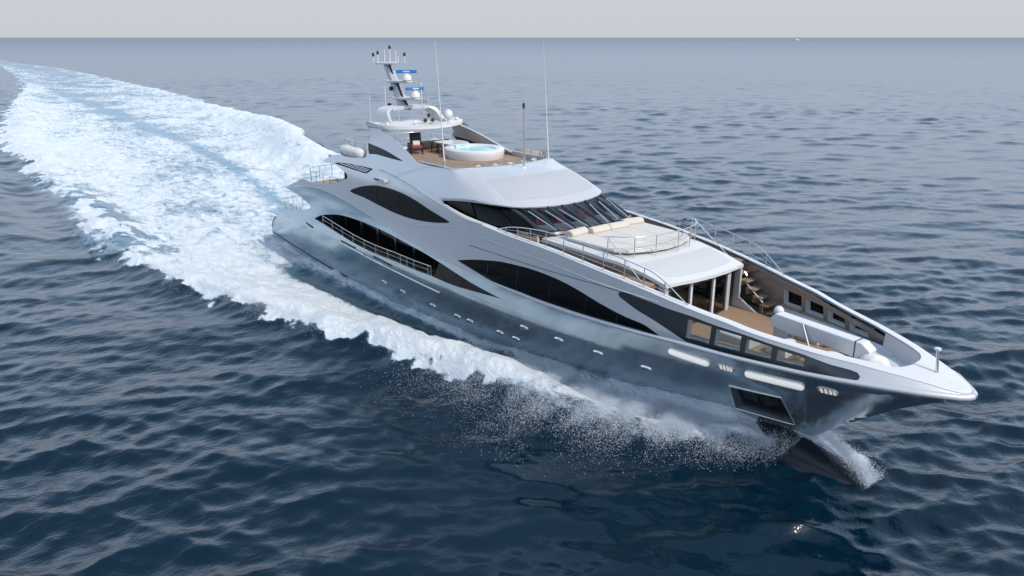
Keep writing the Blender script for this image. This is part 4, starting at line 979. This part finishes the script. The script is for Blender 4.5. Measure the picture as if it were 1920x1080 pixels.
# far boat on the horizon
db = thing('distant_boat', 'tiny white boat far away on the horizon at right', 'boat')
q = plane((1494, 74), 2, 0); dq = np.array([q[0], q[1]])-CAM[:2]; dq = CAM[:2]+dq/np.linalg.norm(dq)*4600
db.location = (dq[0], dq[1], 0); db.rotation_euler = (0, 0, PSI+1.57)
MB().add([(-18, -3.5, -.5), (-18, 3.5, -.5), (10, 3.5, -.5), (20, 0, -.5), (10, -3.5, -.5), (-18, -4, 3), (-18, 4, 3), (11, 4, 3.2), (23, 0, 4), (11, -4, 3.2)],
         [(4, 3, 2, 1, 0), (5, 6, 7, 8, 9), (0, 1, 6, 5), (1, 2, 7, 6), (2, 3, 8, 7), (3, 4, 9, 8), (4, 0, 5, 9)]).build('hull', 'white', db, smooth=0)
MB().box((-3, 0, 5), (20, 6, 4), taper=.8).build('cabin', 'white', db, smooth=0)

# ------------------------------------------------------------------ the sea: one sheet to the horizon, with waves, bow wave and wake
TAB = rng.random((256, 256))
def vn(x, y):
    xi = np.floor(x).astype(int); yi = np.floor(y).astype(int); fx_ = x-xi; fy_ = y-yi
    fx_ = fx_*fx_*(3-2*fx_); fy_ = fy_*fy_*(3-2*fy_)
    a = TAB[xi & 255, yi & 255]; b = TAB[(xi+1) & 255, yi & 255]; c = TAB[xi & 255, (yi+1) & 255]; d = TAB[(xi+1) & 255, (yi+1) & 255]
    return (a*(1-fx_)+b*fx_)*(1-fy_)+(c*(1-fx_)+d*fx_)*fy_
def fbm(x, y, o=4):
    s = 0; a = .5; t = 0
    for k in range(o): s = s+a*vn(x+17.3*k, y-9.1*k); t += a; a *= .55; x, y = x*1.9+y*.6, y*1.9-x*.6
    return s/t
def sst(a, b, x): t = np.clip((x-a)/(b-a), 0, 1); return t*t*(3-2*t)

r_ = [9.0]
while r_[-1] < 40000: r_.append(r_[-1]+max(.10, r_[-1]*(.0055 if r_[-1] < 380 else .009 if r_[-1] < 1500 else .03)))
r_ = np.array(r_)
half = R_(43); dense = np.arange(-half, half, R_(.085)); rest = np.arange(half, 2*math.pi-half, R_(1.2))
ang = np.concatenate([dense, rest])+PSI; na = len(ang); nr = len(r_)
RR, AA = np.meshgrid(r_, ang, indexing='ij')
X = CAM[0]+RR*np.cos(AA); Yw = CAM[1]+RR*np.sin(AA); Z = np.zeros_like(X)
dr = np.gradient(r_); dth = np.gradient(np.concatenate([dense, rest])); SP = np.maximum(dr[:, None], RR*np.minimum(dth, R_(1.2))[None, :]*.8)
NW = 96; lam = .6*np.exp(rng.random(NW)**1.1*math.log(16/.6)); lam.sort()
thw = PSI+R_(18)+rng.normal(0, R_(34), NW); ph = rng.random(NW)*6.283
slope = .0180*np.interp(np.log(lam), [math.log(.6), math.log(1.5), math.log(3), math.log(7), math.log(16)], [1.1, 1.6, 1.6, .85, .35])
DX = np.zeros_like(X); DY = np.zeros_like(X); var = np.full_like(X, .0005)
gust = .45+1.1*sst(.3, .7, fbm(X*.02+40, Yw*.02))           # patches of rougher and calmer water
for i in range(NW):
    k = 2*math.pi/lam[i]; A = slope[i]/k; wgt = sst(1.7, 3.4, lam[i]/SP); var += (slope[i]**2)/2*(1-wgt**2)
    m = np.where(wgt.max(1) > 0)[0]
    if len(m) == 0: continue
    n = m[-1]+1; cxx, cyy = math.cos(thw[i]), math.sin(thw[i])
    p = k*(X[:n]*cxx+Yw[:n]*cyy)+ph[i]; g = (gust[:n] if lam[i] < 6 else 1.0)*wgt[:n]*A
    Z[:n] += g*np.cos(p); s_ = g*np.sin(p)*1.1; DX[:n] -= s_*cxx; DY[:n] -= s_*cyy

# wake geometry in yacht coordinates
ys_f = pchip([-600, -300, -140, -94, -67, -45, -20, -5, 4, 10, 13.4, 20.8, 25, 28, 33, 37, 41, 45, 48, 51, 53.5, 56], [30, 10, -12, -17, -17.5, -18, -18.5, -18.6, -17.6, -16.7, -15.6, -13.6, -12.4, -11.2, -9.5, -8.6, -8.0, -7.3, -5.8, -3.2, -1.2, 0])
yp_f = pchip([-600, -458, -288, -210, -138, -96, -66, -47, -20, -5, 10, 20.8, 28, 33, 37, 41, 45, 48, 51, 53.5, 56], [42, 50, 46, 43, 37, 33, 27, 21.5, 18.5, 17.8, 16.7, 13.6, 11.2, 9.4, 8.3, 7.3, 6.2, 4.7, 2.8, 1.2, 0])
yc_f = pchip([-600, -190, -118, -57, -34, -12, 0, 60], [20, 13, 10.5, 8, 5.2, 1.6, 0, 0])
near = (X < 62) & (X > -700) & (np.abs(Yw) < 90)
xn, yn = X[near], Yw[near]
jag = (fbm(xn*.35, yn*.35)-.5)*3.2+(fbm(xn*1.3+9, yn*1.3)-.5)*1.6
yS, yP = ys_f(xn), yp_f(xn); jg = jag*np.interp(xn, [-200, 0, 36, 44, 50, 56], [2.2, 1.3, .9, .5, .3, .1])
dS = yn-yS+jg; dP = yP-yn+jg                    # > 0 inside the wash
ins = np.minimum(dS, dP)
edge = sst(-.25, .55, ins)*(xn < 55.5)
hb = Y(xn, np.full_like(xn, .35)); hb = np.where((xn > -.5) & (xn < 52.3), hb, 0)
dH = np.abs(yn)-hb                              # distance from the hull side
u = np.clip(dH/np.maximum(np.abs(np.where(yn < 0, yS, yP))-hb, .3), 0, 1.3)
big = fbm(xn*.11+5, yn*.16+3, 4); mid = fbm(xn*.5, yn*.9, 4)
# beside the hull: thick crest outside, dark trough inside, thin wash on the plating
crest = sst(.24, .46, u); trough = np.exp(-((u-.19)/.11)**2)*sst(7, 14, xn)*(1-sst(31, 40, xn))
Fs = (.95+.35*(mid-.5))*crest+.60*(1-crest)*(1-.9*trough)
fb_ = sst(37, 43, xn); Fs = Fs*(1-fb_)+fb_*(.98-.55*sst(.45, 1.0, u)+.5*(mid-.5))
Fs = Fs+.30*np.exp(-(dH/.5)**2)
# astern: bright edges, blue streak, thinning with distance
v_ = np.clip((yn-yS)/np.maximum(yP-yS, 1), 0, 1); dc = np.abs(yn-yc_f(xn))
fade = np.interp(-xn, [0, 60, 140, 260, 450, 700], [.92, .90, .80, .64, .52, .40])
Fa = fade*(.60+.34*np.abs(2*v_-1)**1.5)+.55*(big-.5)+.30*(mid-.5)
streak = np.exp(-(dc/np.interp(-xn, [0, 40, 120, 250], [.9, 1.0, 1.8, 3]))**2)*np.interp(-xn, [0, 8, 60, 250, 500], [.2, .42, .38, .22, .1])
Fa = Fa-streak*(.35+.6*mid)-.30*sst(.55, .75, big)*sst(-30, 5, xn)
ta = sst(-2, 4, xn); F = Fs*ta+Fa*(1-ta)
# broken patches at the outer starboard edge astern
pat = sst(-60, -18, xn)*(1-sst(-2, 14, xn))*(1-sst(3, 8.5, yn-yS)); F = F-pat*.62*sst(.38, .6, mid)
F = np.clip(F, 0, 1)*edge
# surface heights
crH = np.interp(xn, [-600, -250, -140, -95, -60, -30, -5, 10, 25, 37, 44, 49, 52, 54, 56], [.2, .5, .7, 1.1, 1.2, .9, .8, .8, 1.0, 1.3, 1.35, .9, .4, .1, 0])
port_extra = np.interp(xn, [-150, -100, -75, -50, -30, -15], [0, .8, 1.7, 1.9, .8, 0])
wid = np.interp(xn, [-300, -50, 20, 45, 55], [5, 3.2, 2.2, 1.3, .6])
rS = np.exp(-((yn-yS-wid*.9)/wid)**2); rP = np.exp(-((yP-yn-wid*.9)/(wid*1.3))**2)
h = crH*rS+(crH+port_extra)*rP-.35*trough*edge+np.interp(xn, [32, 40, 46, 49.5, 51, 52], [0, .45, .95, 1.3, .6, 0])*np.exp(-(np.maximum(dH, 0)/1.25)**2)
bowt = sst(36, 42, xn)*np.exp(-np.maximum(dH-2.2, 0)/1.0)*(xn < 52)
turb = .5*bowt*(fbm(xn*1.8+7, yn*2.4, 5)-.5)+(fbm(xn*.30, yn*.42, 5)-.5)*1.2+(fbm(xn*1.3, yn*1.7, 3)-.5)*.34
h += F*turb*np.interp(xn, [-400, -60, 40, 52], [1.3, .95, .8, .35])
# outer diverging wave astern on starboard, and smooth bulge over the bulb
h += np.interp(xn, [-160, -70, -20, 2], [.5, 1.1, .9, 0])*np.exp(-((yn-yS+6.0)/2.6)**2)+np.interp(xn, [-160, -70, -20, 2], [.4, .9, .7, 0])*np.exp(-((yP+7-yn)/3)**2)
ly = -.30-.42*np.clip(xn-52.6, 0, 5); q_ = yn-ly      # crest line running from the stem out over the bulb
ends = sst(49.0, 52.4, xn)*(1-sst(55.5, 56.7, xn))
hump = .0*np.where(q_ > 0, np.exp(-(q_/.8)**2), np.exp(-(q_/1.5)**2))*ends
h += hump+.30*np.exp(-((xn-49.5)/3.0)**2-((np.abs(yn)-2.2)/1.3)**2)-.22*np.exp(-((xn-49)/6)**2-((np.abs(yn)-8)/2.5)**2)
bulbF = np.exp(-((yn-1.15+.25*(xn-53))/.5)**2)*sst(51.5, 53, xn)*(1-sst(54.8, 56.2, xn))*.85
wash = np.exp(-(np.maximum(np.abs(yn)-hb-.3, 0)/1.3)**2)*sst(44, 47, xn)*(1-sst(52.2, 53.4, xn))
F = np.where(xn > 51.0, np.clip(np.maximum(F*(1-sst(51.4, 53.2, xn)), np.maximum(bulbF, wash*.85)), 0, 1), np.maximum(F, wash*.9*edge))
calm = 1-.75*edge; near_calm = 1-.72*np.exp(-((xn-46)/12)**2-((yn+13)/9)**2)
Z[near] = Z[near]*calm*near_calm+h; 
DX[near] *= calm*near_calm; DY[near] *= calm*near_calm
X = X+DX; Yw = Yw+DY
FO = np.zeros_like(Z); FO[near] = F
AE = np.zeros_like(Z); AE[near] = edge*(1-.75*trough*ta)*np.clip(.35+.5*F+streak*.9*(1-ta), 0, 1)*np.interp(xn, [-500, -100, 35, 48], [.7, 1, .75, .1])
CA = np.ones_like(Z); CA[near] = near_calm
ROUGH = np.sqrt(np.sqrt(2*var)*np.interp(RR, [60, 250, 1500, 4000], [.18, .22, .38, .5]))

me = bpy.data.meshes.new('sea'); nv = X.size
me.vertices.add(nv); me.vertices.foreach_set('co', np.stack([X.ravel(), Yw.ravel(), Z.ravel()], 1).astype(np.float32).ravel())
I, J = np.meshgrid(np.arange(nr-1), np.arange(na), indexing='ij'); J2 = (J+1) % na
q = np.stack([I*na+J, (I+1)*na+J, (I+1)*na+J2, I*na+J2], -1).reshape(-1, 4)
inner = nv; nq = len(q)
me.loops.add(nq*4); me.loops.foreach_set('vertex_index', q.astype(np.int32).ravel())
me.polygons.add(nq); me.polygons.foreach_set('loop_start', np.arange(0, nq*4, 4, dtype=np.int32))
me.polygons.foreach_set('use_smooth', np.ones(nq, dtype=bool))
for nm, arr in (('foam', FO), ('aer', AE), ('rough', ROUGH), ('ripple', CA)):
    a = me.attributes.new(nm, 'FLOAT', 'POINT'); a.data.foreach_set('value', arr.astype(np.float32).ravel())
me.update(); me.validate()
sea = bpy.data.objects.new('sea', me); COL.objects.link(sea); sea['kind'] = 'structure'

def sea_mat():
    m = bpy.data.materials.new('sea_water'); m.use_nodes = True
    n, l = m.node_tree.nodes, m.node_tree.links; b = n['Principled BSDF']; out = n['Material Output']
    N = lambda t, **k: (lambda o: ([setattr(o, a, v) for a, v in k.items()], o)[1])(n.new(t))
    def attr(nm): a = N('ShaderNodeAttribute', attribute_name=nm); return a.outputs['Fac']
    def math_(op, a, c=None, clamp=False):
        o = N('ShaderNodeMath', operation=op, use_clamp=clamp)
        for i, x in enumerate((a, c)):
            if x is None: continue
            if isinstance(x, (int, float)): o.inputs[i].default_value = x
            else: l.new(x, o.inputs[i])
        return o.outputs[0]
    geo = N('ShaderNodeNewGeometry')
    def noise(scale, det, mscale=(1, 1, 1), rot=0.0, rgh=.55, dist=0.0):
        mp = N('ShaderNodeMapping'); mp.inputs['Scale'].default_value = mscale; mp.inputs['Rotation'].default_value = (0, 0, rot); l.new(geo.outputs['Position'], mp.inputs[0])
        t = N('ShaderNodeTexNoise'); t.inputs['Scale'].default_value = scale; t.inputs['Detail'].default_value = det; t.inputs['Roughness'].default_value = rgh; t.inputs['Distortion'].default_value = dist
        l.new(mp.outputs[0], t.inputs['Vector']); return t.outputs[0]
    foam, aer, rough, rip = attr('foam'), attr('aer'), attr('rough'), attr('ripple')
    # foam threshold: lace of bubbles, stretched along the wash
    f1 = noise(.85, 9, (.55, 1.15, 1), 0, .66, .9); f2 = noise(5.0, 6, (.7, 1.2, 1), 0, .7, .4)
    fn = math_('ADD', math_('MULTIPLY', f1, .68), math_('MULTIPLY', f2, .32))
    thr = math_('SUBTRACT', 1.0, foam)
    fm = N('ShaderNodeMapRange', interpolation_type='SMOOTHSTEP'); l.new(math_('SUBTRACT', fn, math_('ADD', math_('MULTIPLY', thr, .62), .17)), fm.inputs[0])
    fm.inputs['From Min'].default_value = -.10; fm.inputs['From Max'].default_value = .15
    fmask = math_('MULTIPLY', fm.outputs[0], math_('GREATER_THAN', foam, .02))
    # water body
    mc = N('ShaderNodeMix', data_type='RGBA'); l.new(math_('MULTIPLY', aer, 1.0, True), mc.inputs['Factor'])
    mc.inputs['A'].default_value = (.0003, .0098, .0205, 1); mc.inputs['B'].default_value = (.045, .20, .31, 1)
    l.new(mc.outputs['Result'], b.inputs['Base Color']); b.inputs['IOR'].default_value = 1.39
    l.new(rough, b.inputs['Roughness'])
    w0 = noise(.33, 3, (1.0, .40, 1), -PSI-.25, .5, .3); w1 = noise(1.5, 5, (1.0, .55, 1), -PSI-.3, .55, .4); w2 = noise(5.0, 3, (1, .75, 1), -PSI-.3, .5, .5)
    cdn = N('ShaderNodeVectorMath', operation='LENGTH'); l.new(geo.outputs['Position'], cdn.inputs[0])
    def ramp_(a_, b_, c_, d_):
        o = N('ShaderNodeMapRange'); l.new(cdn.outputs['Value'], o.inputs[0])
        for k_, v_ in zip(('From Min', 'From Max', 'To Min', 'To Max'), (a_, b_, c_, d_)): o.inputs[k_].default_value = v_
        return o.outputs[0]
    hgt = math_('ADD', math_('MULTIPLY', w1, math_('MULTIPLY', ramp_(60, 600, .10, .14), 1.0)), math_('ADD', math_('MULTIPLY', w2, .028), math_('MULTIPLY', noise(15, 2, (1, .6, 1), -PSI-.5), .007)))
    hgt = math_('MULTIPLY', hgt, rip); hgt = math_('ADD', hgt, math_('MULTIPLY', w0, ramp_(60, 260, .0, .85)))
    bp = N('ShaderNodeBump'); bp.inputs['Strength'].default_value = .62; bp.inputs['Distance'].default_value = 1.0; l.new(hgt, bp.inputs['Height'])
    l.new(bp.outputs[0], b.inputs['Normal'])
    fb = N('ShaderNodeBsdfPrincipled'); fb.inputs['Roughness'].default_value = .85; fb.inputs['Specular IOR Level'].default_value = .2
    fcm = N('ShaderNodeMix', data_type='RGBA'); l.new(f1, fcm.inputs['Factor']); fcm.inputs['A'].default_value = (.52, .62, .68, 1); fcm.inputs['B'].default_value = (.74, .75, .76, 1)
    l.new(fcm.outputs['Result'], fb.inputs['Base Color'])
    fh = math_('ADD', math_('MULTIPLY', f1, .42), math_('MULTIPLY', f2, .16))
    b2 = N('ShaderNodeBump'); b2.inputs['Strength'].default_value = .8; b2.inputs['Distance'].default_value = 1.0; l.new(fh, b2.inputs['Height']); l.new(b2.outputs[0], fb.inputs['Normal'])
    ms = N('ShaderNodeMixShader'); l.new(fmask, ms.inputs[0]); l.new(b.outputs[0], ms.inputs[1]); l.new(fb.outputs[0], ms.inputs[2])
    l.new(ms.outputs[0], out.inputs[0]); return m
sea.data.materials.append(sea_mat())

# ------------------------------------------------------------------ spray: drops thrown from the bow wave
def spray(name, P, rad, m):
    n = len(P); o = np.array([[1, 1, 1], [-1, -1, 1], [-1, 1, -1], [1, -1, -1]], float)*.8
    st = np.stack([rad*rng.uniform(1.0, 2.4, n), rad, rad], 1)
    V = (P[:, None, :]+o[None]*st[:, None, :]).reshape(-1, 3)
    f = np.array([[0, 1, 2], [0, 3, 1], [0, 2, 3], [1, 3, 2]])
    Fq = (f[None]+4*np.arange(n)[:, None, None]).reshape(-1, 3)
    me = bpy.data.meshes.new(name); me.vertices.add(len(V)); me.vertices.foreach_set('co', V.astype(np.float32).ravel())
    me.loops.add(len(Fq)*3); me.loops.foreach_set('vertex_index', Fq.astype(np.int32).ravel())
    me.polygons.add(len(Fq)); me.polygons.foreach_set('loop_start', np.arange(0, len(Fq)*3, 3, dtype=np.int32)); me.update(); me.validate()
    me.materials.append(m); ob = bpy.data.objects.new(name, me); COL.objects.link(ob); return ob
NS = 1300000
x = 33+20*rng.beta(1.9, 1.2, NS); s_ = np.where(rng.random(NS) < .85, -1, 1)
yo = np.abs(ys_f(x)); hbx = Y(x, np.full(NS, .5)); hbx = np.where(x > 51.6, 0, hbx)
fing = .6*fbm(x*.55+3, x*0+7.7, 4)+.4*rng.random(NS)                                     # fingers of the sheet reach out to different lengths
reach = .55+1.5*np.clip(fing-.28, 0, .6)
k = np.where(rng.random(NS) < .42, rng.uniform(0, .95, NS), rng.gamma(2.6, .36, NS)*reach); y = hbx+(yo-hbx)*k+.15*k*rng.normal(0, 1, NS)
arc = np.sin(np.pi*np.clip(k/(reach*2.0), .03, 1))*np.interp(x, [33, 40, 47, 52], [.25, .9, 1.15, .6])
zz = .10+arc*(.35+.65*rng.random(NS))+rng.gamma(1.2, .10, NS)*(k < reach*2.2)
dens = fbm(x*1.3, y*.6*s_+11, 4); keep = (rng.random(NS) < sst(.26, .62, dens)*np.exp(-np.maximum(k-.85, 0)/.38)) & (k < 2.1)
P = np.stack([x, s_*y, zz], 1)[keep]
n3 = 260000; x3 = rng.uniform(-25, 40, n3); s3 = np.where(rng.random(n3) < .7, -1, 1)      # drops tumbling along the breaking crests
j3 = rng.normal(0, .55, n3)+.25; y3 = np.where(s3 < 0, ys_f(x3)+j3+.5, yp_f(x3)-j3-.5); c3 = fbm(x3*.9, y3*.9, 3)
k3 = rng.random(n3) < sst(.40, .70, c3); P3 = np.stack([x3, y3, .25+.55*np.exp(-(j3/.7)**2)+np.abs(rng.normal(0, .22, n3))], 1)[k3]; P = np.concatenate([P, P3])
n2 = 30000; cx_ = rng.uniform(51.5, 56.5, n2); oy = np.abs(rng.normal(0, .55, n2))-.25+rng.normal(0, .2, n2)      # drops flung off the crest over the bulb
P2 = np.stack([cx_, -.30-.42*np.clip(cx_-52.6, 0, 5)+.75+oy, .25+.55*np.exp(-(oy/.8)**2)*sst(56.9, 55.2, cx_)+np.abs(rng.normal(0, .16, n2))], 1)
P = np.concatenate([P, P2]); r = np.minimum(.017, .0035+rng.exponential(.0027, len(P)))
def spraymat():
    m = bpy.data.materials.new('spray_drops'); m.use_nodes = True; n, l = m.node_tree.nodes, m.node_tree.links; n.remove(n['Principled BSDF'])
    a_ = n.new('ShaderNodeBsdfDiffuse'); a_.inputs[0].default_value = (.84, .91, .98, 1); b_ = n.new('ShaderNodeBsdfTranslucent'); b_.inputs[0].default_value = (.84, .91, .98, 1)
    ms = n.new('ShaderNodeMixShader'); ms.inputs[0].default_value = .5; l.new(a_.outputs[0], ms.inputs[1]); l.new(b_.outputs[0], ms.inputs[2]); l.new(ms.outputs[0], n['Material Output'].inputs[0]); return m
M['spray'] = spraymat()
sp = spray('bow_spray', P, r, M['spray']); tag(sp, 'cloud of white spray drops thrown out along the bow wave', 'spray', kind='stuff')
